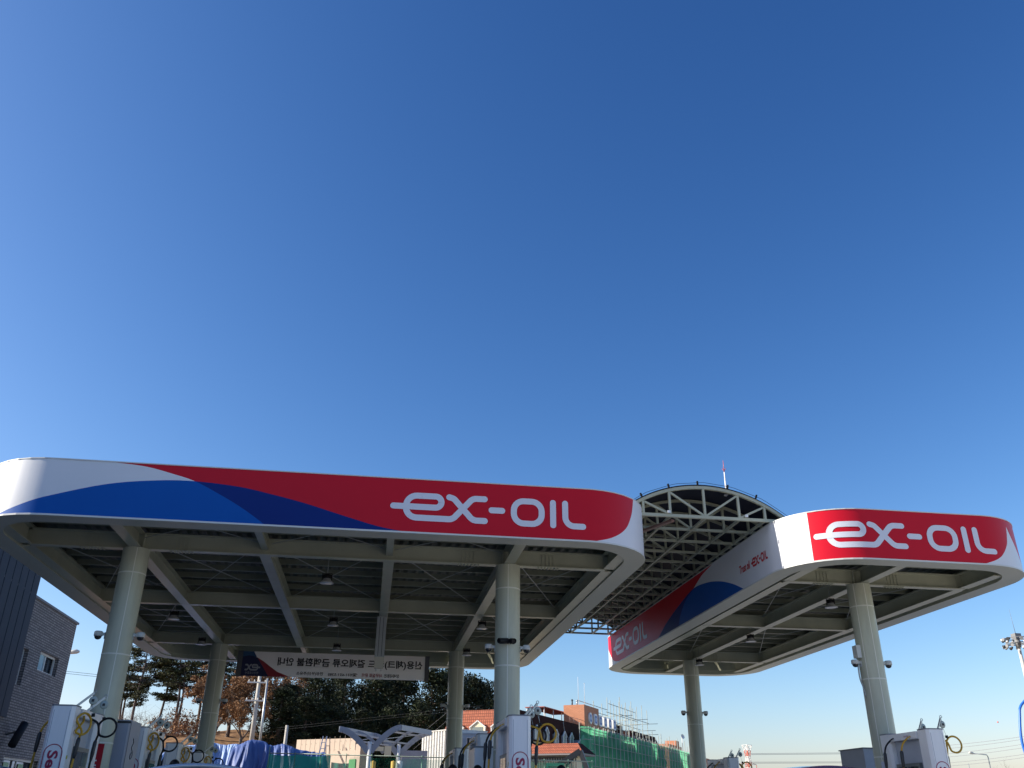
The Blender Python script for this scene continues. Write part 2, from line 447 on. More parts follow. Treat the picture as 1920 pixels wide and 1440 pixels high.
def fascia(P, T, s0, art, breaks, parent):
    mb = MB(); ss = set()
    n = int(T/0.05)
    for i in range(n+1): ss.add(round(s0+T*i/n, 5))
    for b in breaks: ss.add(b)
    ss = sorted(ss); mats = [FW_, FR_, FB_, FN_, SOFF]
    bot = ZB+0.004
    def lv(s, mid):
        a = art(s)
        while len(a) < 3: a = a+[a[-1]]
        return [bot]+[max(bot, q[0]) for q in a], [q[1] for q in art(mid)]+[art(mid)[-1][1]]*(3-len(art(mid)))
    for i in range(len(ss)-1):
        a, b = ss[i]+1e-5, ss[i+1]-1e-5; m = (a+b)/2
        la, ms = lv(a, m); lb, _ = lv(b, m)
        xa, ya, nxa, nya = P(ss[i]); xb, yb, nxb, nyb = P(ss[i+1])
        for k in range(3):
            if la[k+1]-la[k] < 1e-5 and lb[k+1]-lb[k] < 1e-5: continue
            mb.add([(xa, ya, la[k]), (xb, yb, lb[k]), (xb, yb, lb[k+1]), (xa, ya, la[k+1])], [(0, 1, 2, 3)], ms[k], True)
    o = mb.build('fascia', mats, parent, True, fix=False)
    bm = bmesh.new(); bm.from_mesh(o.data); bmesh.ops.remove_doubles(bm, verts=bm.verts, dist=2e-4); bm.to_mesh(o.data); bm.free()
    # edge trims, soffit lip and the inner return
    n = 220; tr = MB(); so = MB(); up = MB()
    for i in range(n):
        a, b = s0+T*i/n, s0+T*(i+1)/n
        def ring(prof, m, sm=True):
            pa = [(*P(a, q[0])[:2], q[1]) for q in prof]; pb = [(*P(b, q[0])[:2], q[1]) for q in prof]
            for k in range(len(prof)-1): m.add([pa[k], pb[k], pb[k+1], pa[k+1]], [(0, 1, 2, 3)], 0, sm)
        ring([(-.012, ZB+.028), (-.012, ZB-.004)], tr); ring([(-.012, ZB+.028), (0.0, ZB+.028)], tr, False)
        ring([(0.0, ZT), (-.012, ZT), ], tr, False); ring([(-.012, ZT), (-.012, ZT+.02)], tr); ring([(-.012, ZT+.02), (.10, ZT+.02), (.10, ZT-.42)], tr, False)
        ring([(-.012, ZB-.004), (.42, ZB-.004)], so, False)
        ring([(.42, ZB-.004), (.42, ZB+.12), (.50, ZB+.12)], up, False); ring([(.50, ZB+.12), (.50, ZB+.52)], up, True)
    tr.build('trim', mat('fascia_trim', (.68, .69, .66), .4), parent, True, fix=False)
    so.build('soffit', SOFF, parent, True, fix=False)
    up.build('inner_return', STEEL, parent, True, fix=False)

def bolts(mb, x, y, z, nx, ny, dx=0.07, dy=0.05, mi=0):
    for i in range(nx):
        for j in range(ny): mb.cyl((x+i*dx, y+j*dy, z), (x+i*dx, y+j*dy, z-.02), .014, n=6, mi=mi, sm=False)

def canopy(name, label, P, T, s0, art, breaks, x0, x1, y0, y1, cols, ty, ly, lettering):
    root = thing(name, label, 'canopy', ((x0+x1)/2, (y0+y1)/2, 0))
    fascia(P, T, s0, art, breaks, root)
    # deck of ribbed sheet, its ribs running towards the back
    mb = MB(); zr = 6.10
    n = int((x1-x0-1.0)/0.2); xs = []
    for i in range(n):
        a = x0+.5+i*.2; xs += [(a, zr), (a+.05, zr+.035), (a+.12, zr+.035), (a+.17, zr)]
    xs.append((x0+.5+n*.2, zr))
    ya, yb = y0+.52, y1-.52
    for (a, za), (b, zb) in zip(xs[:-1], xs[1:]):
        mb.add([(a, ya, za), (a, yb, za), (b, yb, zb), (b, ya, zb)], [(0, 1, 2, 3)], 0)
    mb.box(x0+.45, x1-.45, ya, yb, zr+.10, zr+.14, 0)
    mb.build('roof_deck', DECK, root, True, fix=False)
    k = 0; y = y0+.95
    while y < y1-.8:
        mb = MB(); mb.bar((x0+.6, y, 6.03), (x1-.6, y, 6.03), .012, .12); mb.bar((x0+.6, y+.028, 5.975), (x1-.6, y+.028, 5.975), .06, .01)
        mb.build('purlin', PURL, root, True, fix=False); y += .82
    # cross beams
    for y in ty:
        mb = MB(); mb.ibeam((x0+.62, y, ZB+.02), (x1-.62, y, ZB+.02), .33, .17, .022, .02)
        for cx, cy in cols:
            if abs(cy-y) < .2:
                for sx in (-1, 1):
                    bolts(mb, cx+sx*.85-.2, y-.05, ZB+.02, 7, 3)
                    for i in range(4):
                        for j in range(6): mb.cyl((cx+sx*.85-.12+i*.08, y-.012, ZB+.075+j*.04), (cx+sx*.85-.12+i*.08, y-.034, ZB+.075+j*.04), .014, n=6, sm=False)
        for lx in ly:
            mb.box(lx-.1, lx+.1, y-.012-.006, y-.012, ZB+.045, ZB+.325)
        mb.build('cross_beam', STEEL, root, True, fix=False)
    # long beams
    for lx in ly:
        edge = lx in (ly[0], ly[-1]); deep = .62
        ya = y0+.9 if edge else y0+.46; yb = y1-.9 if edge else y1-.46
        hascol = any(abs(c[0]-lx) < .2 for c in cols)
        mb = MB(); segs = []
        if edge or hascol: segs = [(ya, ty[0]-.1), (ty[0]+.1, ty[-1]-.1), (ty[-1]+.1, yb)]
        else: segs = [(ty[0]+.09, ty[-1]-.09)]
        prev = None
        for a, b in segs:
            if edge: mb.ibeam((lx, a, ZB+.026), (lx, b, ZB+.026), .33, .24, .02, .02)
            else: mb.ibeam((lx, a, ZB+.024), (lx, b, ZB+.024), .325, .22, .022, .02)
        if not edge and not hascol:          # the short shallower outriggers beyond the first and last cross beam
            mb.ibeam((lx, ya, ZB+.12), (lx, ty[0]-.02, ZB+.12), .22, .14, .02, .02)
            mb.ibeam((lx, ty[-1]+.02, ZB+.12), (lx, yb, ZB+.12), .22, .14, .02, .02)
            mb.box(lx-.006, lx+.006, ty[0]-.03, ty[0]-.018, ZB+.045, ZB+.12)
        mb.build('long_beam', STEEL, root, True, fix=False)
    # crossed tie rods in every bay, with turnbuckles
    for i in range(len(ty)-1):
        for j in range(len(ly)-1):
            for a, b in (((ly[j]+.16, ty[i]+.2), (ly[j+1]-.16, ty[i+1]-.2)), ((ly[j+1]-.16, ty[i]+.2), (ly[j]+.16, ty[i+1]-.2))):
                mb = MB(); h = ZB+.26 if a[0] < b[0] else ZB+.29
                mb.cyl((*a, h), (*b, h), .009, n=6)
                m0 = Vector((*a, h)).lerp(Vector((*b, h)), .12); m1 = Vector((*a, h)).lerp(Vector((*b, h)), .17); mb.cyl(m0, m1, .018, n=6)
                mb.build('tie_rod', ROD, root, True, fix=False)
    for j in range(1, len(ly)-2):
        mb = MB(); h = ZB+.33
        mb.cyl((ly[j]+.12, ty[0]-.12, h-.1), (ly[j+1]-.1, y0+.62, h+.1), .008, n=6); mb.cyl((ly[j+1]-.12, ty[0]-.12, h-.08), (ly[j]+.1, y0+.62, h+.12), .008, n=6)
        mb.build('tie_rod', ROD, root, True, fix=False)
    # columns
    for cx, cy in cols:
        mb = MB(); mb.cyl((cx, cy, .15), (cx, cy, ZB+.018), .255, n=48)
        mb.cyl((cx, cy, .152), (cx, cy, .19), .38, n=32)
        for z in (5.12, 3.58, 2.04): mb.revolve([(.2545, -.014), (.2585, -.008), (.2585, .008), (.2545, .014)], (cx, cy, z), n=48, mi=1)
        for a in ({-4.87: (-PI/2+.28, 1.0), 2.62: (-PI/2-.12, 1.2), 10.66: (-PI/2-.95, -PI/2-.05, 1.5)}.get(cx, (-PI/2+.1, 1.2))):
            ca, sa = math.cos(a), math.sin(a)
            mb.bar((cx+ca*.256, cy+sa*.256, .2), (cx+ca*.256, cy+sa*.256, ZB), .016, .006, 1, up=(ca, sa, 0))
        for q in range(8):
            a = q*PI/4; mb.cyl((cx+math.cos(a)*.32, cy+math.sin(a)*.32, .19), (cx+math.cos(a)*.32, cy+math.sin(a)*.32, .24), .02, n=6)
        # stiffener plates over the column
        mb.box(cx-.13, cx-.11, cy-.08, cy+.08, ZB+.045, ZB+.325); mb.box(cx+.11, cx+.13, cy-.08, cy+.08, ZB+.045, ZB+.325)
        mb.build('column', [COLM, mat('weld_line', (.80, .80, .70), .5)], root, True, fix=False)
    lettering(root)
    return root

def on(P, ks=1.0, s0=0.0, z0=0.0, kz=1.0, zc=6.113):
    def fn(x, z, h):
        s = s0+x*ks; px_, py_, nx, ny = P(s)
        return (px_+nx*(.006+h), py_+ny*(.006+h), zc+(z-6.113)*kz+z0)
    return fn
def letters_left(root):
    mb = MB(); logo(mb, on(PL)); mb.build('lettering', LETW, root, True, fix=False)
def letters_right(root):
    mb = MB(); logo(mb, on(PR, 1.048, 8.62)); mb.build('lettering', LETW, root, True, fix=False)
    mb = MB(); logo(mb, on(PR, 1.08, -5.86)); mb.build('lettering', LETW, root, True, fix=False)
    mb = MB(); k = .235; logo(mb, on(PR, k, 6.46, zc=6.06, kz=.36), w=.13)
    vs, fs = fit_text('Trust oil', .60, .19, .025)
    f = on(PR, 1, 6.08, zc=6.075)
    mb.add([f(a, b+6.113, 0) for a, b in vs], fs)
    mb.build('lettering', LETR, root, True, fix=False)
BRL = [x for x, _ in C1L+C2L+E1L]+[PL and 3.83]
BRR = [x for x, _ in C1R+C2R+E2R+E1R+B1R]+[7.42, 8.615, 9.78, 13.95, 19.0, 12.38]
for t in (C1L, C2L, E1L, C1R, C2R, E1R, B1R, E2R):
    a, b = t[0][0], t[-1][0]
    (BRL if t in (C1L, C2L, E1L) else BRR).extend([round(a+(b-a)*i/40, 5) for i in range(41)])
COLS_L = [(-4.87, 17.95), (2.62, 17.95), (-4.87, 29.2), (2.60, 29.2)]
COLS_R = [(10.66, 18.22), (10.62, 29.5)]
canopy_l = canopy('petrol_station_canopy', 'wide canopy on four round columns with a white, blue and red fascia reading ex-OIL', PL, TL, -8.5, art_left, BRL,
    -7.5, 5.33, 15.77, 32.7, COLS_L, [17.95, 23.2, 29.2], [-6.95, -4.87, -2.39, .12, 2.62, 4.78], letters_left)
canopy_r = canopy('petrol_station_canopy', 'narrow canopy on two round columns, its rounded front sunlit white then red with ex-OIL', PR, TR, -9.0, art_right, BRR,
    8.28, 13.88, 16.0, 32.75, COLS_R, [18.22, 23.42, 29.5], [8.95, 10.72, 13.2], letters_right)

# ------------------------------------------------------------------ barrel vault between the canopies
VX, VR, VSP = 6.83, 2.98, 2.05
def arcz(x, z0=7.39): return z0-VR+math.sqrt(VR*VR-(x-VX)**2)
vault = thing('vaulted_roof', 'barrel vaulted roof of pale steel trusses between the two canopies', 'roof', (VX, 24.1, 6.6))
VST = mat('shaded_truss_paint', (.34, .35, .265), .45, vary=.12, vscale=2)  # same paint as the front frame, darkened for the shade inside the vault
VS = [VX-1.98+i*3.96/24 for i in range(25)]
vert_x = [5.45, 6.05, 6.83, 7.61, 8.2]
ys = [17.3+.92*i for i in range(16)]
for i, y in enumerate(ys):
    mb = MB(); w = .065 if i == 0 else .055
    for a, b in zip(VS[:-1], VS[1:]): mb.bar((a, y, arcz(a)), (b, y, arcz(b)), w, w)
    mb.bar((VX-1.98, y, 6.715), (VX+1.98, y, 6.715), w, w)
    for x in vert_x: mb.bar((x, y, 6.75), (x, y, arcz(x)-.03), .05, .05)
    for a, b in ((6.05, 6.83), (7.61, 6.83), (5.45, 6.05), (8.2, 7.61))[:4 if i == 0 else 2]:
        mb.bar((a+(.03 if b > a else -.03), y, arcz(a)-.05), (b-(.03 if b > a else -.03), y, 6.755), .042, .042)
    mb.build('truss_frame', STEEL if i == 0 else VST, vault, True, fix=False)
for x in (5.47, 6.05, 6.83, 7.61, 8.18):
    mb = MB()
    for a, b in zip(ys[:-1], ys[1:]): mb.bar((x, a+.036, 6.71), (x, b-.036, 6.71), .05, .05)
    mb.build('long_chord', VST, vault, True, fix=False)
VY = 17.28
VROOF = mat('vault_sheet', (.018, .022, .042), .6, vary=.3, vscale=1.2, spec=.2)
mb = MB()
VS2 = [VX-2.02+i*4.04/40 for i in range(41)]
for a, b in zip(VS2[:-1], VS2[1:]):
    za, zb = arcz(a)+.045, arcz(b)+.045
    mb.add([(a, VY, za), (b, VY, zb), (b, 31.2, zb), (a, 31.2, za)], [(0, 1, 2, 3)], 0, True)
    mb.add([(a, VY, za+.02), (b, VY, zb+.02), (b, 31.2, zb+.02), (a, 31.2, za+.02)], [(3, 2, 1, 0)], 0, True)
    mb.add([(a, VY, za), (b, VY, zb), (b, VY, zb+.02), (a, VY, za+.02)], [(0, 1, 2, 3)], 0)
mb.build('roof_sheet', VROOF, vault, True, fix=False)
# red-brown service pipe across the vault, small brackets on the front chord, wire with clamps on the front edge
mb = MB(); mb.bar((6.15, 17.45, 6.66), (5.42, 19.0, 6.66), .09, .05); mb.build('pipe', mat('brown_steel', (.22, .13, .11), .5), vault, True)
for x in (6.0, 7.75):
    mb = MB(); mb.box(x-.03, x+.03, 17.22, 17.262, 6.755, 6.81); mb.build('bracket', WHITEP, vault, True)
mb = MB(); pts = [(x, 17.24, arcz(x)+.105-.018*abs(math.sin((x-VX)*PI/.66))) for x in VS2[2:]]
pts = pts+[(VX+2.03, 17.24, arcz(VX+2.0)+.1), (VX+2.05, 17.24, 6.75)]
mb.tube(pts, .005, n=5); mb.build('lightning_wire', BLACK, vault, True)
for x in (5.42, 6.04, 6.70, 7.38, 8.01):
    mb = MB(); t = (x-VX)/VR
    mb.bar((x, 17.24, arcz(x)+.05), (x+t*.07, 17.24, arcz(x)+.13), .035, .035); mb.build('wire_clamp', BLACK, vault, True)
LRT = at(1357, 863, 17.6).z-arcz(7.5)-.04
rod = thing('lightning_rod', 'thin white and red lightning rod standing on the barrel vaulted roof', 'lightning rod', (7.5, 17.6, arcz(7.5)+.04))
mb = MB(); mb.cyl((0, 0, 0), (0, 0, LRT*.66), .022, .012, n=10); mb.cyl((0, 0, 0), (0, 0, .02), .06, n=12); mb.build('mast', mat('mast_white', (.8, .8, .8), .4), rod)
mb = MB(); mb.cyl((0, 0, LRT*.66), (0, 0, LRT), .012, .004, n=8)
for a in range(4):
    mb.cyl((0, 0, LRT*.7), (math.cos(a*PI/2+.4)*.06, math.sin(a*PI/2+.4)*.06, LRT*.7+.05), .004, n=5)
mb.build('tip', mat('mast_red', (.55, .12, .12), .4), rod)

# ------------------------------------------------------------------ lamps, cameras, banner, service drop
def bay_light(x, y, label, z=5.38, rodlen=.48):
    o = thing('high_bay_light', label, 'ceiling light', (x, y, z), group='high bay lights hanging under the canopies')
    mb = MB(); mb.cyl((0, 0, .19), (0, 0, .19+rodlen), .008, n=6); mb.build('hanger_rod', ROD, o)
    mb = MB(); mb.revolve([(0, .2), (.05, .195), (.075, .18), (.078, .11), (.06, .10)], (0, 0, 0), n=18)
    for k in range(12):
        a = k*PI/6; mb.bar((math.cos(a)*.05, math.sin(a)*.05, .15), (math.cos(a)*.092, math.sin(a)*.092, .15), .008, .075)
    for sx in (-1, 1): mb.bar((sx*.1, 0, .02), (sx*.1, 0, .215), .012, .02)
    mb.bar((-.1, 0, .215), (.1, 0, .215), .02, .01)
    mb.build('heat_sink', BLACK, o)
    mb = MB(); mb.revolve([(.065, .102), (.075, .085), (.10, .055), (.145, .012), (.152, 0), (.146, -.004), (.14, .008)], (0, 0, 0), n=28)
    mb.build('reflector', mat('reflector_grey', (.60, .60, .60), .35, metal=.2), o)
    mb = MB(); mb.revolve([(.14, .008), (.10, -.002), (0, -.006)], (0, 0, 0), n=24); mb.build('diffuser', mat('diffuser', (.72, .74, .75), .15), o)
    return o
L1 = bay_light(-1.17, 19.15, 'largest hanging bell lamp, between the two middle columns, nearest the big canopy front')
def bl(x, y, lab, z=None):
    copy_tree(L1, loc=(x, y, 5.38 if z is None else z), label=lab)
bl(-1.19, 24.05, 'second bell lamp back in the middle row, straight behind the nearest one')
bl(-1.21, 28.15, 'farthest bell lamp of the middle row, just above the mirrored banner')
bl(-5.26, 23.95, 'bell lamp right of the front left column with a tie rod crossing it')
bl(-5.19, 27.85, 'farthest bell lamp on the left, beside the top of the back left column')
bl(2.77, 23.75, 'bell lamp just left of the front middle column, nearer one of its row')
bl(2.83, 28.3, 'bell lamp beside the top of the back middle column')
bl(10.63, 19.5, 'bell lamp nearest the front under the narrow canopy, left of its front column')
bl(10.59, 24.25, 'middle bell lamp under the narrow canopy')
bl(10.68, 28.8, 'farthest bell lamp under the narrow canopy, before the top of its back column')

def dome_cam(x, y, z, side, label):
    o = thing('security_camera', label, 'camera', (x, y, z), 0 if side > 0 else PI, group='dome cameras on the columns')
    mb = MB(); mb.bar((-.10, 0, .03), (0, 0, .03), .045, .05); mb.bar((-.10, 0, .0), (-.09, 0, .0), .09, .12); mb.build('bracket', CAMW, o)
    mb = MB(); mb.revolve([(0, .085), (.06, .083), (.078, .07), (.08, 0), (.07, -.01)], (.03, 0, 0), n=22); mb.build('housing', CAMW, o)
    mb = MB(); mb.revolve([(.066, -.004), (.063, -.03), (.05, -.055), (.025, -.07), (0, -.074)], (.03, 0, 0), n=20); mb.build('dome', DOME, o)
    return o
for (cx, cy), nm in ((COLS_L[0], 'front left column'), (COLS_L[1], 'front middle column'), (COLS_L[2], 'back left column'), (COLS_L[3], 'back middle column'), (COLS_R[1], 'back column of the narrow canopy')):
    for sd_, w in ((-1, 'left'), (1, 'right')):
        dome_cam(cx+sd_*.355, cy-.02, 3.93, sd_, 'white dome camera on the %s side of the %s' % (w, nm))
dome_cam(COLS_R[0][0]+.355, 18.2, 3.9, 1, 'white dome camera on the right side of the front column of the narrow canopy')
o = dome_cam(COLS_R[0][0]-.355, 18.2, 3.9, -1, 'white dome camera below a grey box on the left side of the right front column')
bx = thing('junction_box', 'grey junction box above the camera on the left of the right front column', 'junction box', (COLS_R[0][0]-.30, 18.2, 4.02))
mb = MB(); mb.box(-.05, .05, -.09, .09, 0, .26); mb.build('case', CAMW, bx)
mb = MB(); mb.tube(smooth_path([(-.02, 0, 0), (-.03, 0, -.4), (.02, 0, -.62), (.04, 0, -.8)]), .016); mb.build('conduit', GALV, bx)
for sx, lab in ((-1, 'black bullet camera aimed left on the front middle column'), (1, 'black bullet camera aimed forward on the front middle column')):
    o = thing('security_camera', lab, 'camera', (2.62+.02*sx, 17.68, 4.0), (-1.0 if sx < 0 else .35), group='black bullet cameras on the middle column')
    mb = MB(); mb.cyl((0, 0, 0), (0, -.05, .02), .02, n=10); mb.build('bracket', BLACK, o)
    mb = MB(); mb.cyl((0, -.04, .035), (0, -.22 if sx < 0 else -.13, .01), .048, n=18); mb.cyl((0, -.02, .045), (0, -.25 if sx < 0 else -.16, .02), .053, n=18, caps=False); mb.build('housing', BLACK, o)

bn = thing('banner', 'long grey banner seen from behind with mirrored Korean text under the canopy', 'banner', (-1.32, 30.3, 4.84))
BW, BH = 5.93, .77
mb = MB(); mb.box(-BW/2, BW/2, -.006, .006, 0, BH); mb.build('sheet', net_mat('banner_sheet', (.88, .88, .88), (.98, .97, .95), 0.0), bn)
mb = MB(); mb.box(-BW/2-.16, -BW/2, -.03, .03, -.02, BH+.01); mb.box(BW/2, BW/2+.14, -.03, .03, -.02, BH+.01); mb.build('side_frame', mat('banner_side', (.12, .12, .13), .5), bn)
mb = MB()
for x in (-2.4, -.8, .8, 2.4): mb.cyl((x, 0, BH), (x, 0, BH+.25), .006, n=6)
mb.build('hanger', ROD, bn)
def both(mb, vs, fs, mi, x, z, y=.0085, mirror=True):
    for yy in (-y, y):
        mb.add([(x+(-a if mirror else a), yy, z+b) for a, b in vs], fs if yy < 0 else [tuple(reversed(f)) for f in fs], mi)
BK = mat('banner_black', (.02, .02, .025), .6); BR = mat('banner_red', (.38, .03, .05), .6); BB = mat('banner_blue', (.02, .09, .22), .6); BNV = mat('banner_navy', (.016, .02, .09), .6); BWT = mat('banner_white', (.42, .43, .48), .6)
mb = MB()
def zone(poly, mi, y):
    p = [(-a, b) for a, b in poly]; both(mb, p, [tuple(range(len(p)))], mi, 0, 0, y)
def cz(t): return t
red = [(-x, z) for x, z in [(-2.50, .58), (-2.28, .44), (-2.05, .28), (-1.82, .14), (-1.45, 0.0), (-2.12, .0), (-2.28, .25)]]
for poly, mi, y in ((((-BW/2, .60), (-2.52, .60), (-2.63, BH), (-BW/2, BH)), 2, .0075), (((-BW/2, 0), (-2.08, 0), (-2.28, .28), (-2.5, .58), (-2.62, .62), (-2.78, .64), (-BW/2, .60)), 3, .0085), ([(a, b) for a, b in [(-2.5, .58), (-2.28, .46), (-2.05, .30), (-1.82, .15), (-1.40, 0.0), (-2.08, 0), (-2.28, .28)]], 1, .0095)):
    mb.add([(a, -y, b) for a, b in poly], [tuple(range(len(poly)))], mi); mb.add([(a, y, b) for a, b in poly], [tuple(reversed(range(len(poly))))], mi)
mb.build('artwork', [BK, BR, BB, BNV, BWT], bn)
BMS = [BK, BR, BB, BNV, BWT]
for txt, w, h, bo, mi, x, z, y in (('신용(체크)카드 결제오류 금액환불 안내', 4.72, .30, .025, 0, .52, .46, .0085), ('상세내용은', .50, .12, .02, 0, 1.88, .12, .0085), ('사무실로 문의', .66, .12, .02, 1, 1.24, .12, .0085),
        ('☎031-651-5385', .95, .115, .02, 0, .28, .115, .0085), ('안성(부산)주유소', .86, .12, .02, 0, -.78, .12, .0085), ('한국도로공사', .42, .08, .01, 4, -2.62, .10, .0105)):
    mb = MB(); vs, fs = fit_text(txt, w, h, bo); both(mb, vs, fs, mi, x, z, y); mb.build('lettering', BMS, bn)
mb = MB()
for yy in (-.0105, .0105):
    logo(mb, lambda x, z, h, yy=yy: (-2.36-x*.26, yy-h*0.8*(1 if yy < 0 else -1), .27+(z-6.113)*.36), full=False, mi=4, w=.14)
mb.build('emblem', BMS, bn)

dr = thing('service_duct', 'pale grey square duct hanging from the middle beam in front of the banner', 'duct', (.09, 23.85, 4.24))
mb = MB(); mb.box(-.125, .125, -.07, .07, .34, ZB-4.24+.02); mb.build('duct', mat('duct_grey', (.42, .45, .46), .45, vary=.05), dr)
mb = MB()
for x in (-.045, .045): mb.box(x-.006, x+.006, -.074, -.068, .36, ZB-4.24)
mb.build('groove', DARK, dr)
mb = MB(); mb.box(-.12, .12, -.066, .066, .06, .34); mb.build('outlet_box', mat('cream_plastic', (.62, .58, .48), .4), dr)
for x in (-.06, .06):
    mb = MB(); mb.cyl((x, 0, .06), (x, 0, 0), .028, .022, n=14); mb.build('outlet', mat('white_plastic', (.75, .75, .73), .4), dr)

# ------------------------------------------------------------------ fuel dispensers
def dispenser(label, x, y, wide=False):
    o = thing('fuel_dispenser', label, 'fuel dispenser', (x, y, .15), group='self service fuel dispensers on the islands')
    def pylon(y0, y1):
        c = .05; w = .185
        poly = [(-w+c, y0), (w-c, y0), (w, y0+c), (w, y1-c), (w-c, y1), (-w+c, y1), (-w, y1-c), (-w, y0+c)]
        mb = MB(); mb.prism(poly, .1, 2.28); mb.prism([(a*1.02, (b-(y0+y1)/2)*1.03+(y0+y1)/2) for a, b in poly], 2.28, 2.30, 1); mb.box(-w+.02, w-.02, y0+.02, y1-.02, 0, .1, 2)
        mb.build('pylon', [WHITEP, mat('cap_grey', (.2, .22, .25), .5), DARK], o)
    pylon(0, .36); pylon(1.36, 1.72)
    mb = MB(); mb.box(-.2, .2, .362, 1.358, 2.14, 2.27); mb.build('header', WHITEP, o)
    mb = MB(); mb.box(-.105, .105, .44, 1.28, .1, 2.138); mb.box(-.16, .16, .40, 1.32, 0, .1); mb.build('cabinet', mat('cabinet_grey', (.42, .46, .54), .4, vary=.05), o)
    for s in (-1, 1):
        mb = MB(); mb.box(min(s*.106, s*.17), max(s*.106, s*.17), .46, 1.26, 1.1, 1.72); mb.build('display', [mat('display_grey', (.13, .15, .15), .35)], o)
        mb = MB(); mb.box(min(s*.17, s*.174), max(s*.17, s*.174), .52, .86, 1.36, 1.66); mb.box(min(s*.17, s*.174), max(s*.17, s*.174), .9, 1.2, 1.44, 1.66); mb.build('screen', GLASSD, o)
        mb = MB(); mb.cyl((s*.186, .085, 1.54), (s*.19, .085, 1.54), .03, n=14); mb.build('sticker', mat('sticker_yellow', (.55, .5, .05), .5), o)
    for yy, sgn in ((-.0, -1), (1.72, 1)):
        mb = MB(); n = 24; w2, w1 = .14, .126
        out = []; inn = []
        for r, L in ((w2, out), (w1, inn)):
            for k in range(n+1): a = PI*k/n; L.append((r*math.cos(a), 1.585+r*math.sin(a)))
            for k in range(n+1): a = PI+PI*k/n; L.append((r*math.cos(a), 1.18+r*math.sin(a)))
        m = len(out); fy = yy+sgn*.004
        mb.add([(a, fy, b) for a, b in out]+[(a, fy, b) for a, b in inn], [(i, (i+1) % m, m+(i+1) % m, m+i) for i in range(m)])
        vs, fs = fit_text('Self', .40, .155, .03)       # reads downwards
        mb.add([((b if sgn < 0 else b)*1.0, fy, 1.43-(a)) if sgn < 0 else (-b, fy, 1.43-a) for a, b in vs], fs)
        mb.build('self_mark', mat('dispenser_red', (.35, .015, .07), .45), o)
    for yy, sgn in ((0, -1), (1.72, 1)):
        for x_ in (-.118, .118):
            mb = MB(); y_ = yy+sgn*.0015; mb.box(x_-.004, x_+.004, min(yy, y_), max(yy, y_), .15, 2.22); mb.build('seam', mat('seam_grey', (.42, .44, .48), .5), o)
    vs, fs = fit_text('ex-OIL', .16, .03, .01)
    mb = MB(); mb.add([(-.204, .7-a, 2.2+b) for a, b in vs], fs); mb.add([(.204, .7+a, 2.2+b) for a, b in vs], fs); mb.build('header_text', mat('dispenser_red', (.35, .015, .07), .45), o)
    # hose booms, balancers and hoses
    for k, (yy, hm, yl) in enumerate(((.15, YEL, .56), (.80, BLACK, 1.16))):
        bxx = .35; by = yy+.14
        mb = MB(); mb.bar((.14, yy, 2.28), (bxx-.01, by, 2.51), .022, .035, 0)
        R = [(bxx+.022*math.cos(a), by, 2.535+.022*math.sin(a)) for a in [2*PI*q/12 for q in range(13)]]
        mb.tube(R, .006, n=6); mb.build('boom', GALV, o)
        b = MB(); b.cyl((bxx, by, 2.52), (bxx, by, 2.46), .004, n=5)
        b.revolve([(0, -.022), (.05, -.022), (.066, -.012), (.066, .012), (.05, .022), (0, .022)], (bxx, by, 2.395), (.25, -1, 0), n=20)
        b.cyl((bxx, by, 2.335), (bxx+.04, by, 2.19), .0035, n=5)
        bo = b.build('balancer', mat('balancer_green', (.42, .47, .42), .4), o)
        b = MB(); b.box(bxx-.02, bxx+.02, by-.030, by-.0235, 2.375, 2.415); b.build('label_plate', DARK, bo)
        h = MB()
        # looped hose on the right side: header -> loop carried by the balancer wire -> sleeve -> nozzle
        narrow = (k == 0 and not wide)
        c = Vector((.27 if narrow else (.52 if k == 0 else .47), by, 2.04)); r = .145 if not narrow else .16
        sx_ = .5 if narrow else 1.0; pts = [(.21, .46, 2.17), (.23, .40, 2.08)] if narrow else [(.19, max(.42, yy+.1), 2.17), (c.x-.16, by, 2.10)]
        for q in range(13):
            a = rad(225+q*25); pts.append((c.x+r*math.cos(a)*sx_, by+.012*q/4-.02+(r*math.cos(a)*.8 if narrow else 0), c.z+r*math.sin(a)))
        x_ = .33 if k or wide else .25
        pts += [(x_+.02, by, 1.93), (x_, by, 1.82), (x_-.02, by, 1.5), (x_-.03, by, 1.2), (.20, by+.1, .8)]
        h.tube(smooth_path(pts, 5), .0175, n=8); ho = h.build('hose', hm, o)
        h = MB(); h.tube([(x_, by, 1.84), (x_-.003, by, 1.80), (x_-.012, by, 1.63), (x_-.015, by, 1.56), (x_-.016, by, 1.53)], [.02, .032, .032, .025, .02], n=12); h.build('sleeve', DARK, ho)
        h = MB(); h.cyl((bxx+.04, by, 2.20), (bxx+.045, by, 2.15), .028, n=8); h.build('clip', BLACK, ho)
        yy = yl
        # straight hose on the left side
        pts = [(-.19, yy, 2.19), (-.27, yy, 2.15), (-.38, yy, 2.05), (-.435, yy, 1.9), (-.45, yy, 1.6), (-.46, yy, 1.2), (-.36, yy, .8), (-.2, yy, .7)]
        h = MB(); h.tube(smooth_path(pts, 5), .0175, n=8); ho = h.build('hose', hm, o)
        h = MB(); h.tube([(-.434, yy, 1.93), (-.437, yy, 1.9), (-.445, yy, 1.72), (-.449, yy, 1.66), (-.45, yy, 1.63)], [.02, .033, .033, .026, .02], n=12); h.build('sleeve', DARK, ho)
        h = MB(); h.cyl((-.19, yy, 2.19), (-.28, yy, 2.14), .017, n=8); h.build('fitting', ALU, ho)
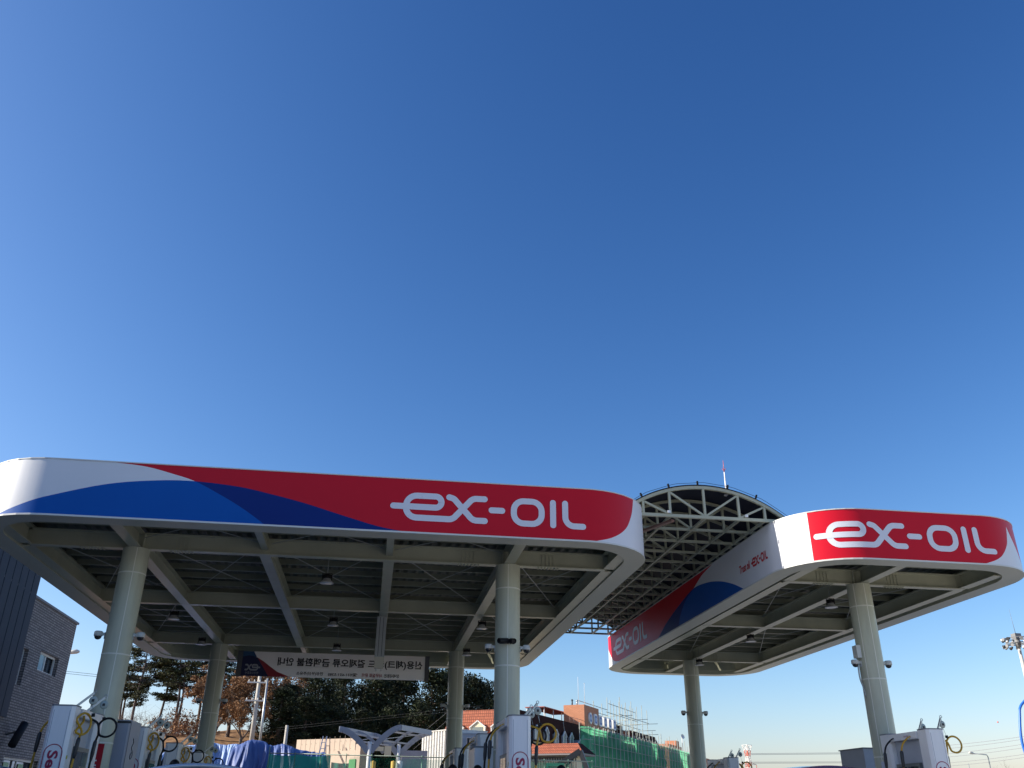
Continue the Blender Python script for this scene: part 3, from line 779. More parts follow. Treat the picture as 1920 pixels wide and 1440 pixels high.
    for s in (-1, 1):
        for yy in (.62, 1.1):
            nz = MB(); nz.tube([(s*.19, yy, 1.0), (s*.22, yy, .92), (s*.20, yy, .8)], [.02, .028, .016], n=8); nz.bar((s*.19, yy, .98), (s*.27, yy, .86), .02, .05); nz.build('nozzle', DARK, o)
    return o
D1 = dispenser('nearest dispenser on the left, its Self panel before the front left column', -4.81, 15.4)
D2 = dispenser('nearest dispenser in the middle row, in front of the front middle column', 2.48, 15.4, True)
for x, y, lab in ((-4.57, 19.4, 'second dispenser in the left row, between the two left columns'), (-4.80, 24.2, 'third dispenser in the left row, behind the head of a person'), (-4.9, 28.3, 'farthest dispenser in the left row, beside the back left column'),
                  (2.42, 19.5, 'second dispenser in the middle row, left of the front middle column'), (2.38, 24.3, 'third dispenser in the middle row, before the back middle column'),
                  (10.56, 16.2, 'dispenser right of the front column under the narrow canopy'), (10.62, 26.5, 'far dispenser just right of the back column of the narrow canopy')):
    copy_tree(D1 if x < 0 else D2, loc=(x, y, .15), label=lab)
o = thing('kiosk_cabinet', 'grey payment cabinet with a scribble mark behind the front left column', 'cabinet', (-4.72, 18.65, .15))
mb = MB(); mb.prism([(-.28, -.42), (.25, -.42), (.28, -.36), (.28, .42), (-.28, .42)], 0, 2.32); mb.build('case', mat('cabinet_blue_grey', (.36, .38, .46), .4, vary=.05), o)
mb = MB(); mb.box(-.285, .285, -.424, -.42, 2.26, 2.3); mb.box(.281, .284, -.37, -.36, 0, 2.3); mb.build('seam', DARK, o)
mb = MB(); mb.tube(smooth_path([(.285, -.02, 2.02), (.285, .05, 1.95), (.285, -.04, 1.86), (.285, .06, 1.8), (.285, .1, 1.72), (.285, .0, 1.66), (.285, -.05, 1.72), (.285, .02, 1.78)]), .006, n=5); mb.build('mark', DARK, o)
o = thing('kiosk_cabinet', 'pale blue cabinet low behind the front middle column', 'cabinet', (2.35, 18.75, .15))
mb = MB(); mb.prism([(-.30, -.40), (.27, -.40), (.30, -.34), (.30, .40), (-.30, .40)], 0, 1.95); mb.build('case', WHITEP, o)
mb = MB(); mb.box(-.31, .31, -.41, .41, 1.95, 1.98); mb.build('cap', mat('cap_grey', (.2, .22, .25), .5), o)
# signs on the columns
def col_sign(cx, cy, z0, z1, a0, a1, name, label, mats, parts):
    o = thing(name, label, 'sign', (cx, cy, z0)); R = .266; n = 14
    mb = MB()
    for i in range(n):
        a, b = rad(a0+(a1-a0)*i/n), rad(a0+(a1-a0)*(i+1)/n)
        mb.add([(R*math.cos(a), R*math.sin(a), 0), (R*math.cos(b), R*math.sin(b), 0), (R*math.cos(b), R*math.sin(b), z1-z0), (R*math.cos(a), R*math.sin(a), z1-z0)], [(0, 1, 2, 3)], 0, True)
        r2 = .257; mb.add([(R*math.cos(a), R*math.sin(a), z1-z0), (R*math.cos(b), R*math.sin(b), z1-z0), (r2*math.cos(b), r2*math.sin(b), z1-z0), (r2*math.cos(a), r2*math.sin(a), z1-z0)], [(0, 1, 2, 3)], 0)
    mb.build('panel', mats, o)
    for nm, fnc, m in parts:
        q = MB(); fnc(q, lambda u, v, h=0: ((R+.004+h)*math.cos(rad((a0+a1)/2)+u/R), (R+.004+h)*math.sin(rad((a0+a1)/2)+u/R), v)); q.build(nm, m, o)
    return o
def rot_text(q, f):
    vs, fs = fit_text('셀프주유소', 1.1, .17, .01); q.add([f(b, .75-a) for a, b in vs], fs)
col_sign(-4.87, 17.95, .5, 2.02, -120, -50, 'column_sign', 'red strip with white lettering running down the front left column', mat('sign_red', (.45, .02, .03), .4), [('lettering', rot_text, mat('sign_white', (.8, .8, .8), .5))])
def exmark(q, f): logo(q, lambda x, z, h: f((x-.98)*.075, .52+(z-6.113)*.11, h), full=False, w=.14, step=.001)
def grn(q, f): q.add([f(-.09, .02), f(.0, .02), f(.09, .02), f(.09, .40), f(0, .40), f(-.09, .40)], [(0, 1, 4, 5), (1, 2, 3, 4)])
for cx, cy, lab in ((10.66, 18.22, 'white sign with red ex over a green panel on the right front column'), (2.62, 17.95, 'white sign with red ex over a green panel low on the front middle column')):
    col_sign(cx, cy, 1.32, 1.95, -150, -85, 'column_sign', lab, mat('sign_pale', (.62, .66, .74), .4), [('mark', exmark, LETR), ('green_panel', grn, mat('sign_green', (.03, .28, .08), .4))])
o = thing('storage_booth', 'blue grey metal booth with a small red flame mark, left of the right front column', 'booth', (14.3, 24.6, 0))
mb = MB(); mb.box(-.95, .95, -.65, .65, 0, 2.58); mb.build('wall', mat('booth_grey', (.32, .36, .44), .35, vary=.08), o)
mb = MB(); mb.box(-.98, .98, -.68, .68, 2.58, 2.61); mb.build('cap', mat('booth_cap', (.15, .17, .2), .5), o)
mb = MB(); mb.add([(-.954, .05+a, 1.9+b) for a, b in ((0, .28), (-.06, .1), (-.02, .0), (-.1, -.2), (.02, -.1), (.05, .05), (.0, .12))], [(0, 1, 2, 3, 4, 5, 6)]); mb.build('mark', LETR, o)

# islands
for i, (x, y0, y1, n) in enumerate(((-4.85, 14.6, 31.0, 'left'), (2.52, 14.6, 31.0, 'middle'), (10.64, 15.4, 31.0, 'right'))):
    o = thing('pump_island', 'raised concrete pump island of the %s row of columns' % n, 'island', (x, (y0+y1)/2, 0)); mb = MB()
    L = (y1-y0)/2; w = .62; poly = [(w, -L+w), (w, L-w)]+[(w*math.cos(a), L-w+w*math.sin(a)) for a in [PI*k/12 for k in range(1, 12)]]+[(-w, L-w), (-w, -L+w)]+[(w*math.cos(a), -L+w+w*math.sin(a)) for a in [PI+PI*k/12 for k in range(1, 12)]]
    mb.prism(poly, 0, .15); mb.build('kerb', mat('island_concrete', (.42, .41, .38), .8, vary=.15, bump=.2), o)

# ------------------------------------------------------------------ ground
APR = mat('concrete_apron', (.47, .43, .37), .75, vary=.18, vscale=.35, bump=.25, bscale=6)
mb = MB(); G = 2500; mb.add([(-G, -G, 0), (G, -G, 0), (G, G, 0), (-G, G, 0)], [(0, 1, 2, 3)]); tag(mb.build('ground', mat('dusty_ground', (.30, .27, .22), .9, vary=.3, vscale=.05, bump=.2)), kind='structure')
mb = MB(); mb.add([(-11.5, -14, .004), (32, -14, .004), (32, 40, .004), (-11.5, 40, .004)], [(0, 1, 2, 3)]); tag(mb.build('forecourt', APR), kind='structure')
def hz(x, y):
    a = max(0, min(1, (y-44)/30)); a = a*a*(3-2*a)
    b = max(0, min(1, (2-x)/7)); b = b*b*(3-2*b)
    c = max(0, min(1, (120-y)/40)); d = max(0, min(1, (x+70)/20))
    return 6.1*a*b*c*d + (.35*noise.noise(Vector((x*.25, y*.25, 0)))+.15*noise.noise(Vector((x*.8, y*.8, 3))))*a*b
mb = MB(); NX, NY = 110, 90; X0, X1, Y0, Y1 = -72, 10, 42, 122
vs = [(X0+(X1-X0)*i/NX, Y0+(Y1-Y0)*j/NY, 0) for j in range(NY+1) for i in range(NX+1)]; vs = [(x, y, hz(x, y)+.01) for x, y, z in vs]
mb.add(vs, [(j*(NX+1)+i, j*(NX+1)+i+1, (j+1)*(NX+1)+i+1, (j+1)*(NX+1)+i) for j in range(NY) for i in range(NX)], 0, True)
tag(mb.build('hill', leaf_mat('dry_grass', (.12, .06, .03), (.33, .19, .09), .95), fix=False), kind='structure')

# ------------------------------------------------------------------ station building on the left
BRK = brick_mat('grey_brick', (.31, .265, .245), (.20, .17, .16), (.085, .075, .07), .24, .085, .016)
CLAD = mat('dark_ribbed_cladding', (.030, .034, .050), .62, spec=.25, vary=.12, vscale=.7)
b = thing('office_building', 'grey brick office building with dark ribbed cladding at the left edge', 'building', (-17, 20, 0))
wx = -12.0
mb = MB()
# the wall facing the pumps is built round its openings: (y0, y1, z0, z1)
ops = [(34.7, 36.75, 5.42, 6.1), (33.02, 33.5, 4.72, 5.92), (33.6, 37.0, .4, 2.5), (27.5, 32.0, .4, 2.5)]
yc = sorted({-4.0, 37.9, 33.02, 33.5, 34.7, 36.75, 33.6, 37.0, 27.5, 32.0}); zc_ = sorted({0, .4, 2.5, 4.72, 5.42, 5.92, 6.1, 7.6})
for i in range(len(yc)-1):
    for j in range(len(zc_)-1):
        ym, zm = (yc[i]+yc[i+1])/2, (zc_[j]+zc_[j+1])/2
        if any(a < ym < b_ and c < zm < d for a, b_, c, d in ops): continue
        mb.add([(wx, yc[i], zc_[j]), (wx, yc[i+1], zc_[j]), (wx, yc[i+1], zc_[j+1]), (wx, yc[i], zc_[j+1])], [(0, 1, 2, 3)])
for a, b_, c, d in ops:
    t = .28
    mb.add([(wx, a, c), (wx, b_, c), (wx-t, b_, c), (wx-t, a, c)], [(0, 1, 2, 3)]); mb.add([(wx, a, d), (wx, b_, d), (wx-t, b_, d), (wx-t, a, d)], [(3, 2, 1, 0)])
    mb.add([(wx, a, c), (wx, a, d), (wx-t, a, d), (wx-t, a, c)], [(0, 1, 2, 3)]); mb.add([(wx, b_, c), (wx, b_, d), (wx-t, b_, d), (wx-t, b_, c)], [(3, 2, 1, 0)])
mb.add([(wx, 37.9, 0), (-24, 37.9, 0), (-24, 37.9, 7.6), (wx, 37.9, 7.6)], [(0, 1, 2, 3)])
mb.add([(wx, -4, 0), (-24, -4, 0), (-24, -4, 7.6), (wx, -4, 7.6)], [(3, 2, 1, 0)]); mb.add([(-24, -4, 0), (-24, 37.9, 0), (-24, 37.9, 7.6), (-24, -4, 7.6)], [(0, 1, 2, 3)])
mb.build('wall', BRK, b, True, fix=False)
mb = MB(); mb.box(-20, wx-.02, -3.9, 24.6, 7.68, 8.0); mb.build('shade_block', BRK, b, True, fix=False)  # unseen raised block, added to keep the sun off the front left column
mb = MB(); mb.box(-24.1, wx+.05, -4.1, 38.0, 7.6, 7.68); mb.build('coping', mat('coping', (.14, .12, .125), .5), b, True)
mb = MB()
y = 25.0; z0c, z1c = 3.66, 9.3
mb.box(-16, wx+.005, 25.0, 32.88, z0c, z1c, 1)
while y < 32.7:
    mb.box(wx+.005, wx+.06, y+.05, min(y+.60, 32.9), z0c-.02, z1c+.02); y += .60
mb.build('cladding', [CLAD, mat('groove_black', (.008, .009, .014), .8)], b, True)
mb = MB(); mb.box(wx+.061, wx+.07, 25.1, 28.2, 4.2, 6.2); mb.build('window', GLASSD, b, True)
# windows
for k, (a, b_, c, d) in enumerate(ops):
    mb = MB(); x = wx-.2; t = .07
    mb.box(x, x+.06, a, a+t, c, d); mb.box(x, x+.06, b_-t, b_, c, d); mb.box(x, x+.06, a+t, b_-t, d-t, d); mb.box(x, x+.06, a+t, b_-t, c, c+t)
    if b_-a > 1: mb.box(x, x+.06, (a+b_)/2-.03, (a+b_)/2+.03, c+t, d-t)
    fr_ = mb.build('window', mat('window_white', (.7, .68, .64), .4), b, True)
    mb = MB(); mb.box(wx-.26-12-(-12)-(-17) if False else wx-.26-b.location.x, wx-.25-b.location.x, a-b.location.y, b_-b.location.y, c, d); mb.build('pane', GLASSD, fr_)
    if k == 0:
        mb = MB(); mb.box(wx-.2-b.location.x, wx-.19-b.location.x, 34.77-b.location.y, 35.72-b.location.y, 5.49, 6.03); mb.build('pane', mat('pane_pale', (.42, .58, .62), .1, spec=.7), fr_)
for yy in (34.2, 35.6): 
    mb = MB(); mb.box(wx-.19, wx-.18, yy, yy+.5, .5, 2.35); mb.build('green_light_sheet', mat('window_light_green', (.30, .42, .22), .6), b, True)  # flat green sheets painted for the greenish lights in the windows
o = thing('floodlight', 'dark floodlight on a bracket low on the brick wall', 'light', (wx+.3, 33.3, 3.1))
mb = MB(); mb.cyl((.05, -.25, -.30), (.12, .25, .42), .13, n=12); mb.build('housing', mat('flood_dark', (.015, .016, .02), .7, spec=.2), o); mb = MB(); mb.bar((-.3, 0, .05), (0, .05, .15), .06, .06); mb.build('bracket', DARK, o)

def lamp_post(loc, h, arm, label, rz=0, name='street_lamp', col=GALV):
    o = thing(name, label, 'street lamp', loc, rz)
    mb = MB(); mb.tube([(0, 0, 0), (0, 0, h*.97), (.1, 0, h), (arm, 0, h+.12)], [.09, .06, .05, .035], n=10); mb.build('pole', col, o)
    mb = MB(); mb.tube([(arm-.1, 0, h+.11), (arm+.08, 0, h+.15), (arm+.35, 0, h+.2), (arm+.5, 0, h+.19)], [.04, .11, .13, .06], n=10); mb.build('lamp_head', mat('lamp_head_grey', (.55, .54, .5), .4), o)
    return o
p = at(150, 1225, 55)
lamp_post((p.x-1.75, 55, 0), p.z-.1, 1.2, 'street lamp head showing past the brick building edge', 0)
p = at(1820, 1413, 90)
lamp_post((p.x+1.9, 90, 0), p.z-.1, 1.6, 'small distant street lamp at the lower right, arm to the left', PI)
p = at(1816, 1432, 140); o = thing('utility_pole', 'faint short pole below the distant street lamp', 'pole', (p.x, 140, 0)); mb = MB(); mb.cyl((0, 0, 0), (0, 0, p.z), .07, .05, n=8); mb.build('pole', GALV, o)

# ------------------------------------------------------------------ wires
def wire(pts, label, r=.012, sag=0.0, mt=None, name='power_line', group=None):
    mb = MB()
    for (a, b_) in pts:
        a, b_ = Vector(a), Vector(b_); P = [a.lerp(b_, k/14)-Vector((0, 0, 4*sag*(k/14)*(1-k/14))) for k in range(15)]
        mb.tube(P, r, n=4, caps=False)
    o = mb.build(name, mt or BLACK, None, fix=False)
    return tag(o, label, 'wire', group)
wire([(at(118, 1258, 62)+Vector((0, 0, 0)), at(420, 1290, 62)), (at(118, 1262, 62), at(420, 1294, 62))], 'pair of dark wires behind the left building and pines', .011)
WG = mat('far_wire', (.25, .25, .27), .6)
wire([(at(520, 1365, 58), at(905, 1323, 50)), (at(520, 1369, 58), at(905, 1328, 50))], 'thin wires rising to the right before the dark wood', .007, mt=BLACK)
wire([(at(x0_, 1405, 56), at(x0_+90, 1330-k*2, 50)) for k, x0_ in enumerate((755, 775, 790))], 'fan of thin cables slanting up beside the red roof', .006, mt=WG)

# ------------------------------------------------------------------ vegetation
PINE = leaf_mat('pine_needles', (.008, .015, .006), (.072, .078, .025))
PINE2 = leaf_mat('dark_needles', (.004, .009, .004), (.038, .050, .016))
OAKL = leaf_mat('brown_leaves', (.12, .062, .03), (.36, .19, .085))
BARK = mat('bark', (.11, .075, .055), .9, vary=.3, vscale=6)
BARKP = mat('pale_bark', (.13, .10, .085), .9, vary=.3, vscale=6)
def leaves(mb, rng, c, rad3, n, size, asp=.5, mi=0, droop=0):
    for _ in range(n):
        while True:
            p = Vector((rng.uniform(-1, 1), rng.uniform(-1, 1), rng.uniform(-1, 1)))
            if p.length < 1: break
        q = Vector((c[0]+p.x*rad3[0], c[1]+p.y*rad3[1], c[2]+p.z*rad3[2]))
        a = Vector((rng.gauss(0, 1), rng.gauss(0, 1), rng.gauss(0, .6)-droop)).normalized()
        bb = a.cross(Vector((rng.gauss(0, 1), rng.gauss(0, 1), rng.gauss(0, 1)))).normalized()
        s = size*rng.uniform(.6, 1.3); w = s*asp
        mb.add([q-a*s-bb*w*.4, q-a*s*.2+bb*w, q+a*s, q+a*s*.1-bb*w], [(0, 1, 2, 3)], mi)
def branch(mb, rng, p, d, L, r, depth, tips, wob=.25, up=.08, n=5, kids=(2, 3), shrink=.62, spread=.7):
    pts = [p.copy()]; q = p.copy(); dd = d.copy()
    for k in range(n):
        dd = (dd+Vector((rng.gauss(0, wob), rng.gauss(0, wob), rng.gauss(0, wob)+up))*.5).normalized()
        q = q+dd*L/n; pts.append(q.copy())
    mb.tube(pts, [r*(1-.65*k/n) for k in range(n+1)], n=5 if depth > 1 else 4, caps=False)
    if depth <= 0: tips.append((q.copy(), dd.copy())); return
    for k in range(rng.randint(*kids)):
        j = rng.randint(2, n); nd = (dd+Vector((rng.gauss(0, spread), rng.gauss(0, spread), rng.gauss(0, spread*.6)))).normalized()
        branch(mb, rng, pts[j], nd, L*shrink*rng.uniform(.75, 1.2), r*.5, depth-1, tips, wob, up, n, kids, shrink, spread)
    tips.append((q.copy(), dd.copy()))
def pine(seed, h, lean, crown0, spread, name='pine_tree', npad=52, fork=False):
    rng = random.Random(seed); o = thing(name, '', 'tree')
    tr = MB(); cr_ = MB(); br = MB()
    def stem(x0_, ln, hh):
        pts = []; x = x0_; y = 0
        for k in range(10):
            t = k/9; x = x0_+ln*t*h*.5+.30*math.sin(t*4.3+seed)*t; y = .1*math.sin(t*4+seed*2)
            pts.append(Vector((x, y, hh*t)))
        tr.tube(pts, [.13*(1-.72*k/9) for k in range(10)], n=8)
        return pts
    stems = [stem(0, lean, h)]+([stem(.1, lean+.12, h*.86)] if fork else [])
    for si, pts in enumerate(stems):
        for k in range(npad//len(stems)):
            t = crown0+(1-crown0)*rng.random()**.8
            i = min(8, int(t*9)); base = pts[i].lerp(pts[i+1], t*9-i)
            a = rng.uniform(0, 2*PI); prof = .35+.65*math.sin(PI*min(1, max(0, (1-t)/(1-crown0)*.8+.12)))
            L = spread*prof*rng.uniform(.45, 1.15)
            tip = base+Vector((math.cos(a)*L, math.sin(a)*L*.9, rng.uniform(-.12, .28)*L))
            mid = base.lerp(tip, .5)+Vector((0, 0, rng.uniform(-.05, .16)*L))
            br.tube([base, mid, tip], [.035, .024, .01], n=5, caps=False)
            for f in (1.0, .72, .45):
                if rng.random() < .88:
                    c = mid.lerp(tip, f*1.6-.6) if f > .4 else mid
                    c = c+Vector((rng.gauss(0, .12), rng.gauss(0, .12), .05))
                    leaves(cr_, rng, c, (.52*rng.uniform(.6, 1.2), .52, .16*rng.uniform(.7, 1.4)), 70, .085, .42)
        leaves(cr_, rng, pts[-1], (.4, .4, .3), 60, .085, .42)
    for v in br.v: pass
    tr.add(br.v, br.f, 0, True)
    tr.build('trunk', BARKP, o, fix=False); cr_.build('crown', PINE, o, fix=False)
    return o
YV = 75.0
def gz(x, y): return hz(x, y) if y > 42 else 0
pines = [(11, 7.0, -.02, .33, 1.9, False), (12, 6.6, .05, .42, 1.5, False), (13, 7.0, -.03, .38, 1.9, True), (14, 7.2, .05, .42, 1.8, False)]
pm = [pine(s, h, l, c, sp, fork=f) for s, h, l, c, sp, f in pines]
spots = [(243, 0, YV, 1.0, 'tall pine nearest the front left column, beyond the white cabinets'), (292, 1, YV+1.5, .93, 'slender pine second from the left column, between two broader pines'), (322, 2, YV-1, .97, 'pine with a forked pair of trunks on the grassy bank'),
         (365, 3, YV+3, 1.0, 'pine just left of the back left column'), (402, 0, YV+1, .98, 'pine showing right of the back left column beside the brown oak'), (222, 2, YV+5, .86, 'leftmost pine, mostly hidden by the front left column')]
used = set()
for px, k, Y, sc, lab in spots:
    q = at(px, 1380, Y); z = gz(q.x, Y)
    if k in used: o = copy_tree(pm[k], loc=(q.x, Y, z-.1), rotz=1.9+px, label=lab, group='pines on the bank', scale=sc)
    else: used.add(k); o = pm[k]; o.location = (q.x, Y, z-.1); o.scale = (sc,)*3; tag(o, lab, 'tree', 'pines on the bank')

def evergreen(seed, h, w, name='evergreen_tree', n=165):
    rng = random.Random(seed); o = thing(name, '', 'tree'); tr = MB(); cr_ = MB()
    tr.cyl((0, 0, 0), (0, 0, h*.9), .2, .04, n=8)
    for k in range(n):
        t = .08+.92*rng.random()**.85; a = rng.uniform(0, 2*PI)
        R = w*(1-t)**.55*(.25+.75*rng.random()**.6)*(1+.22*math.sin(a*3+seed)); z = h*t
        c = Vector((math.cos(a)*R, math.sin(a)*R, z-.25*R*rng.random()))
        if k % 3 == 0: tr.cyl((0, 0, max(.3, z-.2)), c, .04, .012, n=4, caps=False)
        s = rng.uniform(.35, .7)
        leaves(cr_, rng, c, (s*1.1, s*1.1, s*.75), 85, .088, .42, droop=.2)
    tr.build('trunk', BARK, o, fix=False); cr_.build('crown', PINE2, o, fix=False); return o
em = [evergreen(31, 7.5, 2.4), evergreen(32, 7.0, 2.8), evergreen(33, 8.2, 2.2)]
ev = [(545, 1285, 70, 0), (600, 1272, 74, 1), (650, 1262, 78, 2), (705, 1262, 80, 1), (760, 1258, 82, 0), (812, 1262, 84, 2), (850, 1262, 86, 1), (885, 1275, 88, 0), (915, 1291, 92, 1), (575, 1330, 68, 1), (625, 1340, 69, 0), (680, 1335, 72, 2), (735, 1330, 74, 0), (790, 1325, 76, 1), (575, 1262, 84, 2), (630, 1255, 88, 0), (735, 1250, 90, 1), (525, 1345, 66, 2)]
labs = ['sunlit front conifer at the left end of the dark wood', 'broad conifer second from the left end of the dark wood', 'conifer beneath the left half of the banner', 'conifer behind the middle of the banner', 'conifer under the service duct', 'conifer beneath the right end of the banner', 'conifer just left of the back middle column', 'conifer seen between the two middle columns, left one', 'small rounded tree between the two middle columns, right one at the skyline',
        'low bushy conifer over the blue tarps', 'low conifer behind the pale concrete wall', 'dark conifer behind the ladder', 'dark conifer behind the steel shelter wings', 'dark conifer left of the white ribbed shed', 'hidden conifer in the second row behind the banner left', 'hidden conifer in the second row above the ladder', 'hidden conifer in the second row behind the duct', 'lowest conifer beside the short concrete post']
used = set(); HT = [7.5, 7.0, 8.2]
for (px, py, Y, k), lab in zip(ev, labs):
    q = at(px, py, Y); base = gz(q.x, Y)*.9; sc = max(.5, (q.z-base)/(HT[k]*.97))
    if k in used: o = copy_tree(em[k], loc=(q.x, Y, base-.1), rotz=px*.37, label=lab, group='conifers of the dark wood', scale=(max(1, sc)*.98, max(1, sc)*.98, sc))
    else: used.add(k); o = em[k]; o.location = (q.x, Y, base-.1); o.scale = (max(1, sc),)*2+(sc,); tag(o, lab, 'tree', 'conifers of the dark wood')

def oak(seed, h, leafn, mt, name='oak_tree', depth=4, bark=BARKP, size=.07, spread=.7):
    rng = random.Random(seed); o = thing(name, '', 'tree'); tr = MB(); tips = []
    pts = [Vector((0, 0, 0)), Vector((.05, 0, h*.15)), Vector((.0, .05, h*.3))]
    tr.tube(pts, [.16, .13, .11], n=8, caps=False)
    for k in range(5):
        a = k*2*PI/5+rng.random(); branch(tr, rng, pts[-1]-Vector((0, 0, h*.04*k)), Vector((math.cos(a)*.7, math.sin(a)*.7, 1)).normalized(), h*.42, .07, depth-1, tips, .22, .1, 5, (2, 4), .66, spread)
    tr.build('trunk', bark, o, fix=False)
    if leafn:
        cr_ = MB()
        for q, d in tips:
            leaves(cr_, rng, q, (.28, .28, .25), leafn, size, .6)
        cr_.build('crown', mt, o, fix=False)
    return o
ok1 = oak(51, 5.4, 34, OAKL); ok2 = oak(52, 4.6, 60, OAKL)
for o, px, Y, lab in ((ok1, 470, 72, 'tall oak with thin brown leaves behind the double armed utility pole'), (ok2, 425, 68, 'bushy oak dense with brown leaves right of the back left column')):
    q = at(px, 1385, Y); o.location = (q.x, Y, gz(q.x, Y)-.2); tag(o, lab, 'tree', 'oaks with brown leaves')
for src, px, Y, sc, rz, lab in ((ok1, 508, 78, 1.05, 2.0, 'thin brown leaved oak between the thin pole and the conifers'), (ok2, 398, 66, .8, 1.2, 'small brown leaved oak half behind the back left column'), (ok2, 452, 64, .72, 3.0, 'low brown leaved oak over the light blue tarp')):
    q = at(px, 1385, Y); copy_tree(src, loc=(q.x, Y, gz(q.x, Y)-.2), rotz=rz, scale=sc, label=lab, group='oaks with brown leaves')
bare = oak(61, 5.5, 0, None, 'bare_tree', 5, BARKP)
q = at(988, 1345, 95); bare.location = (q.x, 95, 1.5); bare.scale = (1.35,)*3; tag(bare, 'bare pale tree just right of the front middle column above the dark roof', 'tree', 'bare trees')
for px, Y, z, sc, rz, lab in ((905, 98, 3.5, 1.25, 1.0, 'bare tree tops above the wood between the middle columns'), (1005, 110, 1.0, 1.3, 2.0, 'smaller bare tree above the dark roof near the red awning'), (1050, 120, .5, 1.25, 3.0, 'faint bare tree behind the red awning')):
    q = at(px, 1345, Y); copy_tree(bare, loc=(q.x, Y, z), rotz=rz, scale=sc, label=lab, group='bare trees')
q = at(1905, 1440, 150); o = copy_tree(bare, loc=(q.x, 150, 0), rotz=.5, scale=1.55, label='hazy bare tree at the lower right corner', group='bare trees')
# bare shrubs and brambles on the crest of the bank
def shrub(seed, mt, leaf=False, r=1.0, h=1.0):
    rng = random.Random(seed); o = thing('shrub', '', 'shrub'); tr = MB(); tips = []
    for k in range(16):
        a = rng.uniform(0, 2*PI); d = Vector((math.cos(a)*.8, math.sin(a)*.8, rng.uniform(.5, 1.6))).normalized()
        branch(tr, rng, Vector((rng.uniform(-.3, .3), rng.uniform(-.3, .3), 0)), d, h*rng.uniform(.7, 1.2), .014, 2, tips, .35, -.02, 5, (1, 3), .7, .7)
    tr.build('stems', mt, o, fix=False)
    if leaf:
        c = MB()
        for q, d in tips: leaves(c, rng, q, (.14, .14, .12), 9, .05, .6)
        c.build('foliage', OAKL, o, fix=False)
    return o
s1 = shrub(71, BARKP); s2 = shrub(72, mat('red_bark', (.20, .10, .09), .9), True)
first = {0: True, 1: True}
sp = [(222, 0, 'leftmost bare shrub on the crest of the bank'), (240, 0, 'bare shrub at the foot of the tall left pine'), (262, 0, 'bare shrub between the first two pines'), (283, 0, 'bare shrub at the foot of the slender pine'), (305, 1, 'reddish shrub left of the forked pine'), (318, 1, 'reddish shrub at the foot of the forked pine'), (338, 1, 'reddish shrub right of the forked pine'), (352, 0, 'arching bare shrub near the back left column'), (362, 1, 'reddish shrub against the back left column')]
for i, (px, k, lab) in enumerate(sp):
    Y = 70+(i*7 % 5); q = at(px, 1385, Y); src = (s1, s2)[k]
    if first[k]: first[k] = False; o = src; o.location = (q.x, Y, gz(q.x, Y)-.1); o.scale = (1.25,)*3; tag(o, lab, 'shrub', 'shrubs on the bank')
    else: copy_tree(src, loc=(q.x, Y, gz(q.x, Y)-.1), rotz=i*1.3, scale=1.1+.15*(i % 3), label=lab, group='shrubs on the bank')

# ------------------------------------------------------------------ utility poles
CONC = mat('pole_concrete', (.46, .43, .38), .7, vary=.1)
p1, p2 = at(478, 1277, 62), at(470, 1390, 62)
o = thing('utility_pole', 'concrete utility pole with two white cross arms before the brown oak', 'pole', (p2.x+.05, 62, gz(p2.x, 62)-.2)); H = p1.z+.3-o.location.z
mb = MB(); mb.cyl((0, 0, 0), (0, 0, H), .17, .11, n=14); mb.build('pole', CONC, o)
for zz, w, sh in ((at(478, 1280, 62).z, 1.25, -.1), (at(474, 1314, 62).z, 1.25, -.1)):
    mb = MB(); z = zz-o.location.z; mb.bar((-w/2+sh, -.16, z), (w/2+sh, -.16, z), .09, .09)
    for k in range(4): mb.revolve([(.03, 0), (.05, .03), (.03, .05), (.05, .08), (.02, .13)], (-w/2+.1+sh+k*(w-.2)/3, -.16, z+.045), n=10)
    mb.build('cross_arm', mat('arm_white', (.72, .70, .64), .5), o)
p1, p2 = at(497, 1272, 60), at(487, 1392, 60)
o = thing('utility_pole', 'thin steel pole right beside the double armed utility pole', 'pole', (p2.x, 60, gz(p2.x, 60)-.2)); mb = MB(); mb.cyl((0, 0, 0), (0, 0, p1.z-o.location.z), .09, .06, n=12); mb.build('pole', GALV, o)
p1 = at(540, 1360, 58)
o = thing('utility_pole', 'short concrete post above the blue tarps before the conifers', 'pole', (p1.x-.05, 58, gz(p1.x, 58)-.2)); mb = MB(); mb.cyl((0, 0, 0), (0, 0, p1.z-o.location.z), .13, .09, n=12); mb.build('pole', CONC, o)

